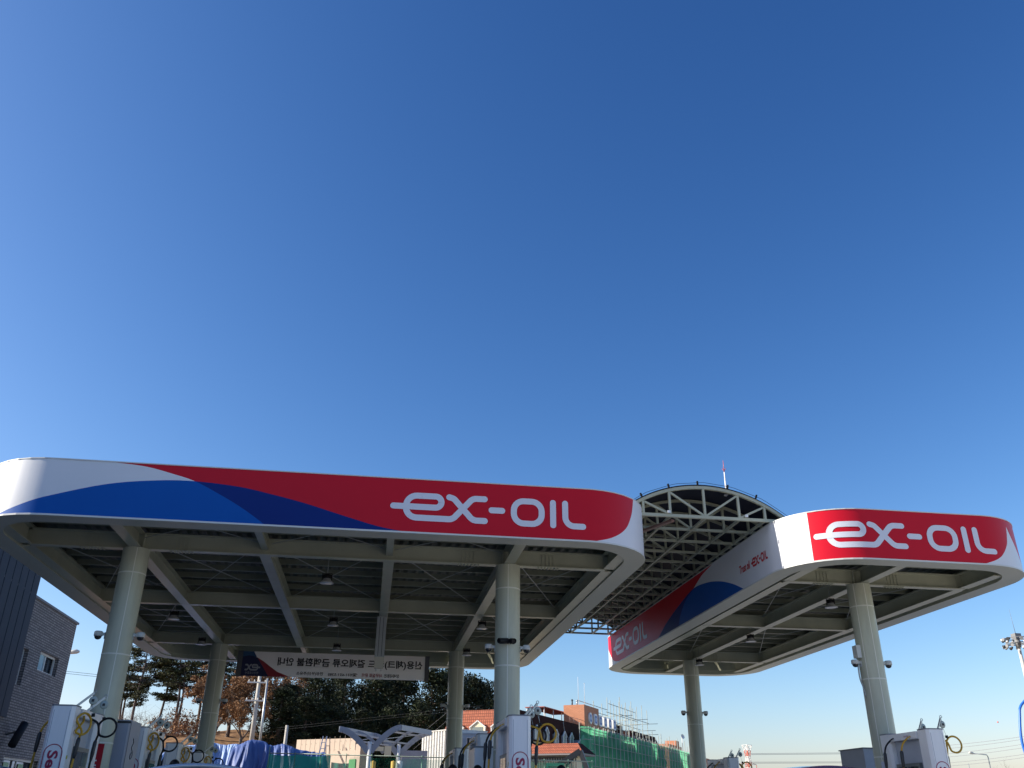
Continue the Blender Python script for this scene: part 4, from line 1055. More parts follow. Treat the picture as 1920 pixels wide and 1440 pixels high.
# ------------------------------------------------------------------ tarps over heaps
def tarp(name, label, prof, Y, d, mt, seed):
    # prof: (x, top z) outline of the heap, folded cloth draped over it
    mb = MB(); n = 200; m = 60; x0_, x1_ = prof[0][0], prof[-1][0]; vs = []
    for j in range(m+1):
        for i in range(n+1):
            x = x0_+(x1_-x0_)*i/n; zt = interp(prof, x); t = j/m
            sh = 1-abs(2*t-1)**1.9
            e = min(1, min(i, n-i)/26); z = zt*sh*(.15+.85*e)
            side = 1-sh*.8
            w1 = noise.noise(Vector((x*1.1, t*2.2, seed))); w2 = noise.noise(Vector((x*4.5+w1*2, t*2.0+seed, seed*2))); w3 = noise.noise(Vector((x*13+w1*6, t*3.5, seed*3)))
            f = .12*w1+.16*(.5-abs(w2))*(.3+side)+.09*(.5-abs(w3))*(.35+side)
            cr2 = .07*abs(noise.noise(Vector((x*3.1+t*4, t*8, seed+5))))
            vs.append((x+.05*w3, Y-d/2+d*t-f*2.4*(1 if t < .5 else -1), max(0, z+f*.35-cr2)))
    mb.add(vs, [(j*(n+1)+i, j*(n+1)+i+1, (j+1)*(n+1)+i+1, (j+1)*(n+1)+i) for j in range(m) for i in range(n)], 0, True)
    return tag(mb.build(name, mt, None, fix=False), label, 'tarp')
TB = mat('tarp_blue', (.085, .13, .32), .45, vary=.18, vscale=1.2, bump=.5, bscale=5, spec=.5)
TL_ = mat('tarp_light_blue', (.34, .46, .70), .4, vary=.3, vscale=1.0, bump=.5, bscale=4, spec=.6)
def prof(pts, Y): return [(at(a, b_, Y).x, at(a, b_, Y).z) for a, b_ in pts]
tarp('tarpaulin', 'light blue tarpaulin over a heap left of the back left column', prof([(255, 1412), (285, 1405), (320, 1402), (350, 1400), (385, 1396)], 43), 43, 5, TL_, 1.0)
tarp('tarpaulin', 'bright blue and white tarpaulin right of the back left column', prof([(372, 1392), (395, 1392), (420, 1397), (445, 1396), (470, 1400)], 41), 41, 4, TL_, 2.0)
tarp('tarpaulin', 'big violet blue tarpaulin peaked over a heap behind the green fence', prof([(405, 1425), (428, 1408), (446, 1399), (464, 1391), (480, 1388), (497, 1391), (513, 1398), (530, 1396), (545, 1401), (560, 1406), (590, 1409), (612, 1412), (640, 1420)], 40), 40, 4.5, TB, 3.0)

NETM = net_mat('green_screen', (.03, .24, .19), (.04, .34, .27), .10)
NETM2 = net_mat('green_screen_thin', (.04, .30, .17), (.05, .4, .22), .80)
# ------------------------------------------------------------------ green mesh fence
o = thing('green_fence', 'green screened fence with thin posts behind the pumps', 'fence', (2.0, 33.5, 0))
FY = 33.5
def fz(px, py): return at(px, py, FY)
a, b_ = fz(505, 1412), fz(1110, 1428)
n = 13; GP = mat('fence_green', (.22, .42, .30), .5)
topz = lambda x: a.z+(b_.z-a.z)*(x-a.x)/(b_.x-a.x)

xs = [a.x-.35]+[a.x+(b_.x-a.x)*i/n for i in range(n+1)]
for i, x in enumerate([a.x+(b_.x-a.x)*i/n for i in range(n+1)]):
    mb = MB(); mb.cyl((x, FY, 0), (x, FY, topz(x)+(.22 if i == 0 else .05)), .015, n=8); mb.build('post', GP, o, True)
mb = MB(); mb.cyl(a, b_, .018, n=8); mb.build('rail', mat('rail_pale', (.42, .5, .42), .5), o, True)
mb = MB()
mb.add([(a.x-.28, FY+.02, 0), (a.x, FY+.02, 0), (a.x, FY+.02, a.z), ], [(0, 1, 2)])
def screen(x0_, x1_, dz, mi):
    k = 24; vs = []
    for i in range(k+1):
        x = x0_+(x1_-x0_)*i/k; w = .03*math.sin(x*11)+.02*math.sin(x*23)
        vs += [(x, FY+.03+w, 0), (x, FY+.03, topz(x)-dz-.05*abs(math.sin((x-a.x)*3.1)))]
    mb.add(vs, [(2*i, 2*i+2, 2*i+3, 2*i+1) for i in range(k)], mi, True)
X = lambda px: fz(px, 1420).x
screen(a.x, X(620), .02, 0); screen(X(622), X(655), .22, 0); screen(X(656), X(1095), .03, 1)
mb.build('screen', [NETM, NETM2], o, True, fix=False)

# ------------------------------------------------------------------ concrete wall, ladder, shed, shelter
CW = mat('formwork_concrete', (.44, .35, .275), .8, vary=.1, vscale=1.0, bump=.3, bscale=4)
pa, pb = at(557, 1387, 55.5), at(667, 1384, 50.5)
def local(o, p): return (Matrix.Translation(o.location) @ o.rotation_euler.to_matrix().to_4x4()).inverted() @ Vector(p)
def onwall(o, px, py, yl=0.0):            # point of the turned wall plane (local y = yl) seen at a pixel of the photo
    d = ray(px, py); M = (Matrix.Translation(o.location) @ o.rotation_euler.to_matrix().to_4x4()).inverted()
    c = M @ Vector((0, 0, CAM_Z)); e = M.to_3x3() @ d; t = (yl-c.y)/e.y; return c+e*t
o = thing('concrete_wall', 'pale new concrete wall with formwork joints and a doorway', 'wall', (pa.x, pa.y, 0), math.atan2(pb.y-pa.y, pb.x-pa.x))
WA = o; wL = (pb-pa).to_2d().length
mb = MB(); mb.add([(0, 0, 0), (wL, 0, 0), (wL, 0, pb.z), (0, 0, pa.z), (0, .3, 0), (wL, .3, 0), (wL, .3, pb.z), (0, .3, pa.z)], [(0, 1, 2, 3), (4, 7, 6, 5), (3, 2, 6, 7), (0, 3, 7, 4), (1, 5, 6, 2)]); mb.build('wall', CW, o)
x0_, x1_ = onwall(o, 624, 1412, -.5).x, onwall(o, 676, 1400, -.5).x; zz = onwall(o, 640, 1408, -.5).z; x2_ = onwall(o, 667, 1400, -.5).x; z2_ = onwall(o, 672, 1395, -.5).z
mb = MB(); mb.box(x0_, x2_-.01, -.5, -.02, 0, zz); mb.box(x2_, x1_, -.5, -.02, 0, z2_); mb.build('lower_wall', CW, o)
mb = MB()
for k in range(1, 12):
    x = wL*k/12; mb.box(x-.008, x+.008, -.01, .001, 1, pa.z-.01)
    for z_ in (3.3, 3.9, 4.3): mb.cyl((x+.1, .01, z_), (x+.1, -.012, z_), .025, n=6)
mb.box(0, wL, -.008, .001, 3.58, 3.60); mb.build('joint', mat('joint_dark', (.3, .24, .19), .8), o)
mb = MB(); a_, b_ = onwall(o, 655, 1424, -.53), onwall(o, 667, 1424, -.53); mb.box(a_.x, b_.x, -.55, -.503, 0, a_.z); mb.build('door', mat('door_green', (.04, .22, .07), .6), o)
o = thing('ladder', 'leaning aluminium step ladder against the pale concrete wall', 'ladder', (at(600, 1430, 51).x, 51, 0))
mb = MB(); t1, t2, b1, b2 = at(606, 1381, 51.3), at(613, 1381, 51.3), at(599, 1412, 50.3), at(608, 1412, 50.3)
def ext(t, q): d = q-t; return t+d*((t.z)/(t.z-q.z))
e1, e2 = ext(t1, b1), ext(t2, b2)
mb.bar(t1, e1, .05, .05); mb.bar(t2, e2, .05, .05)
for k in range(1, 14): mb.bar(t1.lerp(e1, k/14), t2.lerp(e2, k/14), .04, .03)
mb.build('front_frame', ALU, o, True)
mb = MB(); c1, c2 = t1+Vector((.15, .2, 0)), t2+Vector((.15, .2, 0)); f1, f2 = Vector((t1.x+.5, 51.7, 0)), Vector((t2.x+.55, 51.7, 0)); mb.bar(c1, f1, .04, .04); mb.bar(c2, f2, .04, .04)
for k in range(1, 10): mb.bar(c1.lerp(f1, k/10), c2.lerp(f2, k/10), .03, .03)
mb.build('rear_frame', mat('ladder_brown', (.25, .2, .19), .6), o, True)

WSH = mat('white_ribbed', (.62, .60, .56), .5, vary=.06)
pa, pb = at(792, 1374, 55), at(850, 1373, 52.3)
o = thing('ribbed_shed', 'white ribbed metal shed left of the back middle column', 'shed', (pa.x, pa.y, 0), math.atan2(pb.y-pa.y, pb.x-pa.x)); wL = (pb-pa).to_2d().length
mb = MB(); x = 0; pts = []
while x < wL: pts += [(x, 0), (x+.13, 0), (x+.17, .07), (x+.23, .07), (x+.27, 0)]; x += .27
for (xa, ya), (xb, yb) in zip(pts[:-1], pts[1:]): mb.add([(xa, ya, 0), (xb, yb, 0), (xb, yb, pa.z), (xa, ya, pa.z)], [(0, 1, 2, 3)])
mb.box(0, wL, .1, 2.4, 0, pa.z-.01); mb.box(-.02, wL, -.03, 2.45, pa.z, pa.z+.05)
mb.build('wall', WSH, o)
o = thing('container_office', 'blue grey container with two small white framed windows', 'container', (5.5, 54, 0))
pa, pb = at(856, 1376, 52), at(905, 1375, 52)
mb = MB(); mb.box(pa.x, pb.x, 52, 54.4, 0, pa.z); mb.box(pa.x-.03, pb.x+.03, 51.96, 54.5, pa.z, pa.z+.06); mb.build('wall', mat('container_blue', (.28, .34, .42), .5, vary=.08), o, True)
for px in (863, 879):
    q = at(px, 1393, 52); mb = MB(); mb.box(q.x-.13, q.x+.13, 51.95, 51.99, q.z-.28, q.z+.28); wf = mb.build('window_frame', mat('frame_light', (.62, .58, .55), .5), o, True)
    mb = MB(); mb.box(q.x-.10, q.x+.10, 51.94, 51.948, q.z-.25, q.z+.25)
    pn = mb.build('pane', GLASSD, wf)
    for v in pn.data.vertices: v.co -= o.location
SHM = mat('shelter_steel', (.30, .32, .36), .4, vary=.06)
o = thing('steel_shelter', 'unfinished steel shelter with two curved wings on round posts', 'shelter', (.7, 47, 0))
def wingpts(P, L, R):
    return P, L, R
fr = [(Vector((at(693, 1400, 45).x, 45, 0)), at(637, 1367, 45), at(752, 1364, 45), at(690, 1398, 45).z), (Vector((at(748, 1400, 49).x, 49, 0)), at(700, 1379, 49), at(808, 1374, 49), at(747, 1403, 49).z)]
def curve(Pp, T, zj, t):
    e = t**.62 if False else 1-(1-t)**1.7
    return Vector((Pp.x+(T.x-Pp.x)*t, Pp.y+(T.y-Pp.y)*t, zj-.35+(T.z-zj+.35)*e))
for Pp, L, R, zj in fr:
    mb = MB(); mb.cyl((Pp.x, Pp.y, 0), (Pp.x, Pp.y, zj+.18), .10, n=16); mb.build('post', mat('post_white', (.62, .62, .60), .4), o, True)
for side in (1, 2):
    for f in (0.0, .5, 1.0):
        Pm = fr[0][0].lerp(fr[1][0], f); T = fr[0][side].lerp(fr[1][side], f); zj = fr[0][3]+(fr[1][3]-fr[0][3])*f
        mb = MB(); ps = [curve(Pm, T, zj, .04+k/9*.96) for k in range(10)]
        for a_, c_ in zip(ps[:-1], ps[1:]): mb.bar(a_, c_+(c_-a_)*.03, .10 if f != .5 else .06, .26 if f != .5 else .14)
        mb.build('rafter', SHM, o, True)
    mb = MB(); mb.bar(fr[0][side], fr[1][side], .08, .24); mb.build('edge_beam', SHM, o, True)
    mb = MB()
    for k in (3, 6): mb.bar(curve(fr[0][0], fr[0][side], fr[0][3], k/9), curve(fr[1][0], fr[1][side], fr[1][3], k/9), .06, .08)
    mb.bar(curve(fr[0][0], fr[0][side], fr[0][3], .33)+Vector((0, 0, .05)), curve(fr[1][0], fr[1][side], fr[1][3], .8), .03, .03)
    mb.build('brace', SHM, o, True)
for k, (px, py, w, h) in enumerate(((709, 1404, .55, .2), (727, 1409, .34, .48))):
    q = at(px, py, 46.6); s = thing('notice_board', ('small long cream board on the shelter', 'square cream board hanging on the shelter')[k], 'board', (q.x, 46.6, q.z)); mb = MB(); mb.box(-w/2, w/2, -.02, .02, -h/2, h/2); mb.build('board', mat('cream_board', (.75, .66, .46), .7), s)
mb = MB(); q = at(765, 1405, 50)
o = thing('stored_panels', 'grey stacked panels beyond the fence under the shelter wing', 'panels', (q.x+.6, 51, 0)); mb.box(-.9, .5, 0, .3, 0, q.z); mb.box(-.9, .5, -.6, -.1, 0, q.z-.9); mb.build('stack', mat('panel_grey', (.36, .34, .36), .6, vary=.1), o)
for k, px in enumerate((700, 738, 750)):
    q = at(px, 1428, 48); s = thing('site_barrel', ('yellow upright roll', 'yellow site post', 'white wrapped roll')[k]+' beyond the green fence under the shelter', 'roll', (q.x, 48, 0)); mb = MB(); mb.revolve([(0, 0), (.11, 0), (.12, 1), (.10, 2), (.13, q.z), (0, q.z+.05)], (0, 0, 0), n=12); mb.build('roll', mat(('roll_yellow', 'roll_yellow', 'roll_white')[k], ((.55, .36, .06), (.55, .36, .06), (.75, .75, .72))[k], .7), s)

# ------------------------------------------------------------------ service building to the right (turned 31.8 degrees)
TH = rad(-31.8); OX, OY = 17.5, 75.0
def tile_mat(name, c):
    m = bpy.data.materials.new(name); m.use_nodes = True; nt = m.node_tree; b_ = nt.nodes['Principled BSDF']; b_.inputs['Roughness'].default_value = .75
    tc = nt.nodes.new('ShaderNodeTexCoord'); br = nt.nodes.new('ShaderNodeTexBrick'); sp = nt.nodes.new('ShaderNodeSeparateXYZ'); cb = nt.nodes.new('ShaderNodeCombineXYZ'); ad = nt.nodes.new('ShaderNodeMath'); ad.operation = 'ADD'
    nt.links.new(tc.outputs['Object'], sp.inputs[0]); nt.links.new(sp.outputs[0], ad.inputs[0]); nt.links.new(sp.outputs[1], ad.inputs[1]); nt.links.new(ad.outputs[0], cb.inputs[0]); nt.links.new(sp.outputs[2], cb.inputs[1])
    nt.links.new(cb.outputs[0], br.inputs['Vector'])
    br.offset = 0.0; br.inputs['Scale'].default_value = 1
    br.inputs['Brick Width'].default_value = .15; br.inputs['Row Height'].default_value = .19; br.inputs['Mortar Size'].default_value = .022; br.inputs['Mortar Smooth'].default_value = .6
    br.inputs['Color1'].default_value = (*c, 1); br.inputs['Color2'].default_value = (c[0]*.78, c[1]*.75, c[2]*.75, 1); br.inputs['Mortar'].default_value = (c[0]*.42, c[1]*.38, c[2]*.4, 1)
    nt.links.new(br.outputs['Color'], b_.inputs['Base Color'])
    bp = nt.nodes.new('ShaderNodeBump'); bp.invert = True; bp.inputs['Distance'].default_value = .04; bp.inputs['Strength'].default_value = .8
    nt.links.new(br.outputs['Fac'], bp.inputs['Height']); nt.links.new(bp.outputs[0], b_.inputs['Normal'])
    MATS[name] = m; return m
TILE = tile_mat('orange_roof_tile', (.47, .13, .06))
TILED = mat('shaded_roof_tile', (.045, .018, .015), .9, vary=.2, vscale=2, spec=.08)  # same tile as the orange front, shade painted into its colour
ORB = brick_mat('orange_brick', (.62, .27, .15), (.56, .24, .13), (.45, .2, .12), .3, .09, .008)
CREAM = mat('cream_render', (.78, .70, .50), .8, vary=.06)
WTRIM = mat('white_trim', (.76, .75, .72), .6)
sb = thing('service_building', 'long service building with steep tiled roof, front sunlit orange, long side dark', 'building', (OX, OY, 0), TH)
mb = MB(); mb.box(-5.5, -.25, -14.5, 8.4, 0, 5.45); mb.box(-8.4, -1.0, 8.5, 15.4, 0, 5.5); mb.build('wall', CREAM, sb)
def slopes(mb, x0_, x1_, y0_, y1_, z0_, z1_, ins, mi=(0, 0, 0, 0, 0)):
    b4 = [(x0_, y0_, z0_), (x1_, y0_, z0_), (x1_, y1_, z0_), (x0_, y1_, z0_)]; t4 = [(x0_+ins[3], y0_+ins[0], z1_), (x1_-ins[1], y0_+ins[0], z1_), (x1_-ins[1], y1_-ins[2], z1_), (x0_+ins[3], y1_-ins[2], z1_)]
    vs = b4+t4
    for k, f in enumerate(((0, 1, 5, 4), (1, 2, 6, 5), (2, 3, 7, 6), (3, 0, 4, 7), (4, 5, 6, 7))): mb.add([vs[i] for i in f], [(0, 1, 2, 3)], mi[k])
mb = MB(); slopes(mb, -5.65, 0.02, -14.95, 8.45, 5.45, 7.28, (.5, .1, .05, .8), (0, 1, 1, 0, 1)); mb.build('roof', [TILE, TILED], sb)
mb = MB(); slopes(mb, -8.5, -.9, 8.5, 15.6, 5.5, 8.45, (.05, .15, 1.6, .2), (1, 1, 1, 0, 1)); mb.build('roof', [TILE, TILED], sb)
def dormer(cx, fy, w, z0_, zs, zp, dep, axis, parent, wall, pane):
    # gabled dormer; axis 'y' faces -Y', axis 'x' faces +X'
    def f(a, d, z): return (cx+a, fy+d, z) if axis == 'y' else (fy-d, cx+a, z)
    mb = MB(); p5 = [(-w/2, z0_), (w/2, z0_), (w/2, zs), (0, zp), (-w/2, zs)]
    vs = [f(a, 0, z) for a, z in p5]+[f(a, dep, z) for a, z in p5]
    mb.add(vs, [(0, 1, 2, 3, 4), (5, 9, 8, 7, 6), (0, 5, 6, 1), (1, 6, 7, 2), (4, 9, 5, 0)], 0); mb.add([vs[i] for i in (2, 7, 8, 3)], [(0, 1, 2, 3)], 1); mb.add([vs[i] for i in (3, 8, 9, 4)], [(0, 1, 2, 3)], 1)
    t = .07
    for (a0_, zz0), (a1_, zz1) in (((-w/2-.06, zs-.05), (0, zp+.04)), ((w/2+.06, zs-.05), (0, zp+.04))): mb.bar(f(a0_, -.04, zz0), f(a1_, -.04, zz1), .08, t, 2)
    for a0_ in (-w/2, w/2): mb.bar(f(a0_, -.03, z0_), f(a0_, -.03, zs), .06, .06, 2)
    d = mb.build('dormer', [wall, TILE if axis == 'y' else TILED, WTRIM], parent)
    mb = MB(); vs = [f(a, -.015, z) for a, z in ((-w*.36, z0_+.06), (w*.36, z0_+.06), (w*.36, zs-.02), (-w*.36, zs-.02))]; mb.add(vs, [(0, 1, 2, 3)]); wn_ = mb.build('window', pane, d)
PANE = mat('pane_grey', (.22, .25, .24), .25)
for cx in (-1.12, -2.73, -4.4): dormer(cx, -14.98, 1.12, 5.5, 6.15, 6.5, .6, 'y', sb, mat('dormer_cream', (.80, .72, .52), .8), PANE)
for cy in (-12.9, -11.2, -9.2, -7.2, -5.4, -3.8, -1.0, .9): dormer(cy, .12, .75, 5.5, 6.15, 6.45, .4, 'x', sb, mat('dormer_grey', (.30, .30, .31), .7), PANE)
mb = MB(); mb.add([(.5, -4.0, 5.4), (.5, -1.6, 5.4), (.5, -2.8, 6.02)], [(0, 1, 2)]); mb.bar((.55, -4.1, 5.42), (.55, -2.8, 6.08), .1, .09, 1); mb.bar((.55, -1.5, 5.42), (.55, -2.8, 6.08), .1, .09, 1); mb.add([(.5, -4.0, 5.4), (.5, -2.8, 6.02), (-.1, -2.8, 6.02), (-.1, -4.0, 5.4)], [(0, 1, 2, 3)], 0); mb.add([(.5, -1.6, 5.4), (.5, -2.8, 6.02), (-.1, -2.8, 6.02), (-.1, -1.6, 5.4)], [(3, 2, 1, 0)], 0); mb.build('porch_gable', [mat('dormer_grey', (.3, .3, .31), .7), WTRIM], sb)
for y in (-9.9, -4.7): 
    mb = MB(); mb.bar((.03, y, 5.5), (-.07, y-.4, 7.2), .05, .05); mb.build('cable', mat('cable_grey', (.3, .28, .27), .6), sb)
mb = MB(); mb.box(-1.2, 5.1, -17.6, -15.9, 0, 4.12); mb.build('annex_wall', CREAM, sb)
mb = MB()
mb.add([(-1.4, -18.0, 4.2), (5.9, -18.0, 4.2), (5.2, -16.9, 4.84), (-1.4, -16.9, 4.84)], [(0, 1, 2, 3)], 0); mb.add([(5.9, -18.0, 4.2), (5.9, -15.5, 4.2), (5.2, -16.0, 4.84), (5.2, -16.9, 4.84)], [(0, 1, 2, 3)], 1)
mb.add([(-1.4, -16.9, 4.84), (5.2, -16.9, 4.84), (5.2, -16.0, 4.84), (-1.4, -16.0, 4.84)], [(0, 1, 2, 3)], 1); mb.box(-1.4, 5.85, -17.98, -15.55, 4.1, 4.19, 2); mb.build('annex_roof', [TILE, TILED, mat('eave_grey', (.25, .22, .22), .6)], sb)
mb = MB()
for k in range(26): x = 1.0+k*.17; mb.box(x, x+.07, -17.68, -17.62, 3.0, 3.95)
mb.box(.9, 5.4, -17.7, -17.6, 3.95, 4.02); mb.build('grille', mat('grille_dark', (.10, .09, .08), .6), sb)
mb = MB(); mb.box(-1.86, -.04, 0, 3.9, 7.25, 8.97); mb.build('stair_tower', ORB, sb)
for k, (x, y, h) in enumerate(((-1.3, .6, .42), (-.9, .7, .38))):
    mb = MB(); mb.cyl((x, y, 8.97), (x, y, 8.97+h), .06, n=12); mb.revolve([(.11, h), (.11, h+.03), (.03, h+.1)], (x, y, 8.97), n=12); mb.build('flue', GALV if k else DARK, sb)
for k, (px, py) in enumerate(((1085, 1272), (1095, 1284))):
    q = at(px, py, 76); mb = MB(); mb.cyl((-.7+k*.55, .5, 8.97), (-.7+k*.55, .5, q.z+.1), .02, .012, n=6)
    if k: mb.revolve([(0, 0), (.05, .02), (0, .08)], (-.15, .5, q.z+.02), n=8); mb.revolve([(0, 0), (.04, .02), (0, .05)], (-.15, .5, q.z-.35), n=8)
    mb.build('antenna', WTRIM, sb)
mb = MB(); mb.box(-3.9, -2.2, -3.6, 2.8, 8.5, 8.56)
m2 = MB()
for x in (-3.8, -2.3):
    for y in (-3.4, -1.3, .7, 2.6): m2.cyl((x, y, 7.28), (x, y, 8.5), .035, n=6)
mb.build('awning', mat('awning_red', (.42, .12, .10), .6), sb); m2.build('awning_post', WTRIM, sb)
mb = MB()
for y in [-3+.9*k for k in range(12)]: mb.cyl((-.25, y, 7.28), (-.25, y, 7.75), .018, n=5)
mb.cyl((-.25, -3, 7.75), (-.25, 7, 7.75), .018, n=5); mb.cyl((-.25, -3, 7.5), (-.25, 7, 7.5), .014, n=5); mb.build('railing', mat('railing_brown', (.35, .2, .17), .6), sb)
for k in range(6):
    y = 1.35+k*1.36
    w = .86; Rm = Matrix.Rotation(TH, 4, 'Z')
    q = Rm @ Vector((-.05, y, 0)); s = thing('roof_letter_box', '', 'sign', (OX+q.x, OY+q.y, 7.5), TH, 'white letter boxes on the dark roof')
    s['label'] = 'white letter box %s in the row on the dark roof' % ('round and nearest', 'second from the round one', 'third from the round one', 'fourth from the round one', 'fifth from the round one', 'last, beside the scaffold poles')[k]
    mb = MB(); r = .45; n = 28 if k == 0 else 28; e = 2.0 if k == 0 else 5.0
    prof_ = [(math.copysign(abs(math.cos(a))**(2/e), math.cos(a))*w/2, math.copysign(abs(math.sin(a))**(2/e), math.sin(a))*r+.5) for a in [2*PI*i/n for i in range(n)]]
    mb.prism(prof_, -.13, .13, 0, lambda a_, b2, h: (h, a_, b2)); mb.build('case', mat('box_white', (.82, .80, .76), .5), s)
    mb = MB(); mb.add([(.135, a_*.7, .5+(b2-.5)*.7) for a_, b2 in prof_], [tuple(range(n))]); mb.add([(.138, a_*.35, .5+(b2-.5)*.35) for a_, b2 in prof_], [tuple(range(n))], 1); mb.build('face', [mat('box_blue', (.06, .14, .42), .5), mat('box_pale', (.6, .65, .75), .5)], s)
    mb = MB()
    for yy in (-.25, .25): mb.bar((0, yy, -.35), (0, yy, .1), .04, .04)
    mb.build('bracket', WTRIM, s)
sb2 = thing('far_wing', 'farther dark mansard wing beyond the scaffold poles', 'building', (OX+math.sin(-TH)*20, OY+math.cos(TH)*20, 0), TH)
mb = MB(); mb.box(-9, -.3, -4, 8, 0, 5.6); mb.build('wall', ORB, sb2)
mb = MB(); slopes(mb, -9.1, -.2, -4.3, 8.2, 5.6, 8.15, (.3, .5, 2.9, .5)); mb.build('roof', TILED, sb2)
mb = MB()
for k in range(12): mb.box(-.62-.0, -.55, -3.4+k*.75, -3.1+k*.75, 6.8, 7.7)
mb.build('louvre', DARK, sb2)
sb3 = thing('brick_building', 'low orange brick building at the far end of the green netting', 'building', (OX+math.sin(-TH)*40, OY+math.cos(TH)*40, 0), TH)
mb = MB(); mb.box(-6, -.3, -10.5, -4.2, 0, 7.75); mb.box(-8, -.8, -4.2, 14, 0, 7.35); mb.box(-1.5, -.25, -7.0, -5.6, 7.7, 8.3); mb.build('wall', ORB, sb3)
mb = MB()
for k in range(5): mb.box(-5.4+k*1.0, -4.8+k*1.0, -10.53, -10.5, 6.6, 7.3)
mb.build('window', GLASSD, sb3)
mb = MB(); mb.cyl((-.9, -1, 7.35), (-.9, -1, 9.2), .04, n=6); mb.revolve([(.02, 0), (.2, .06), (.28, .16)], (-.9, -1, 9.1), (.8, -.5, .3), n=14); mb.build('satellite_dish', WTRIM, sb3)

# scaffold with netting along the long side
NET = net_mat('scaffold_net', (.10, .42, .22), (.22, .85, .48), .36)
POLE = mat('scaffold_pole', (.40, .42, .36), .5)
sc = thing('scaffold', 'long scaffold wrapped in green netting against the dark building side', 'scaffold', (OX, OY, 0), TH)
mb = MB()
def netp(x0_, y0_, x1_, y1_, z0_, z1_, k):
    vs = []
    for i in range(k+1):
        t = i/k; x, y = x0_+(x1_-x0_)*t, y0_+(y1_-y0_)*t
        for zz in range(9): 
            z = z0_+(z1_-z0_)*zz/8; w = .05*math.sin(t*k*1.9+zz)+.04*math.sin(zz*2.3+t*9); vs.append((x+w*.8+(0.02), y, z+(.08*math.sin(t*k*PI) if zz == 8 else 0)))
    mb.add(vs, [(i*9+j, (i+1)*9+j, (i+1)*9+j+1, i*9+j+1) for i in range(k) for j in range(8)], 0, True)
netp(1.5, -3.3, 1.5, 36, 0, 6.9, 64); netp(.95, -4.1, 1.5, -3.3, 0, 6.95, 3)
mb.build('net', NET, sc, fix=False)
LP = MB(); LP.cyl((0, 0, 0), (0, 0, 7.0), .03, n=6); lp0 = None
for k in range(34):
    y = -3.2+k*1.15; h = 1.0 if k < 8 else 1.07+.04*((k*7) % 3)
    if lp0 is None: lp0 = LP.build('standard', POLE, sc); o = lp0
    else: o = lp0.copy(); COL.objects.link(o)
    o.location = (1.35, y, 0); o.scale = (1, 1, h)
for k in range(33):
    o = lp0.copy(); COL.objects.link(o); o.location = (1.64, -2.6+k*1.15, 0); o.scale = (1, 1, 1.0)
for k, z in enumerate([1.2+.8*i for i in range(8)]):
    mb = MB(); mb.cyl((1.68, -3.4, z-.3), (1.68, 36, z-.3), .022, n=6); mb.build('ledger', POLE, sc)
    mb = MB(); mb.cyl((1.42, -4.2, z), (1.42, 36, z), .025, n=6); mb.cyl((.9, -4.15, z), (1.7, -3.2, z), .025, n=6); mb.build('ledger', POLE, sc)
for y in (-4.2,):
    for x in (.95,):
        o = lp0.copy(); COL.objects.link(o); o.location = (x, y, 0); o.scale = (1, 1, 1.03)
mb = MB(); mb.add([(.2, 3, 5.0), (.2, 30, 4.4), (1.2, 30, 4.4), (1.2, 3, 5.0)], [(0, 1, 2, 3)]); mb.build('platform', mat('plank', (.35, .30, .2), .8), sc)
st = thing('scaffold', 'bare tall scaffold poles rising beyond the letter boxes', 'scaffold', (OX, OY, 0), TH)
LP = MB(); LP.cyl((0, 0, 5.5), (0, 0, 10.5), .03, n=6); lp1 = None
for k in range(11):
    for j, x in enumerate((-.9, .3)):
        if j and k % 2: continue
        if lp1 is None: lp1 = LP.build('standard', POLE, st); o = lp1
        else: o = lp1.copy(); COL.objects.link(o)
        o.location = (x, 9.2+k*.95, -.15*((k*5) % 4)); 
for z, y0_, y1_ in ((10.0, 9.4, 18.6), (9.2, 8.6, 19.4), (9.0, 8.8, 19.2), (8.5, 8.8, 20.2), (8.0, 9, 20), (7.6, 9, 19.5), (8.9, 3.8, 9), (9.4, 1, 9)):
    mb = MB(); x = -.85 if z != 9.0 else .3; mb.cyl((x, y0_, z), (x, y1_, z), .028, n=6); mb.build('ledger', POLE, st)
for k, (y, z) in enumerate(((9.5, 8.9), (12, 8.3), (14.8, 9.0), (17.6, 8.2), (18.6, 8.9), (18.6, 7.9))):
    mb = MB(); mb.cyl((-1.6, y, z), (1.4, y, z), .026, n=6); mb.build('transom', POLE, st)
for y in (4.2, 6.6):
    mb = MB(); mb.cyl((-.6, y, 7.2), (-.6, y, 9.7), .035, n=6); mb.build('standard', POLE, st)

# excavator behind the fence
q = at(1068, 1428, 52)
ex = thing('excavator', 'dark excavator with folded arm parked behind the green fence', 'excavator', (q.x, 52, 0), -.2)
mb = MB(); mb.box(-1.5, -.7, -.9, 1.8, 0, .85); mb.box(.7, 1.5, -.9, 1.8, 0, .85); mb.build('track', BLACK, ex)
mb = MB(); mb.box(-1.3, 1.35, -.6, 1.9, .9, 2.3); mb.box(-1.3, -.3, -.9, .5, 2.3, 3.35); mb.build('body', mat('digger_green', (.05, .22, .15), .5), ex)
mb = MB(); mb.box(-1.2, -.4, -.93, -.9, 2.4, 3.2); mb.build('window', GLASSD, ex)
mb = MB(); mb.bar((-.9, -.6, 3.1), (.6, -.7, 4.0), .22, .28); mb.bar((.6, -.7, 4.0), (1.0, -.8, 2.9), .2, .26); mb.bar((-.2, -.6, 3.2), (.35, -.65, 3.8), .12, .12); mb.build('arm', DARK, ex)

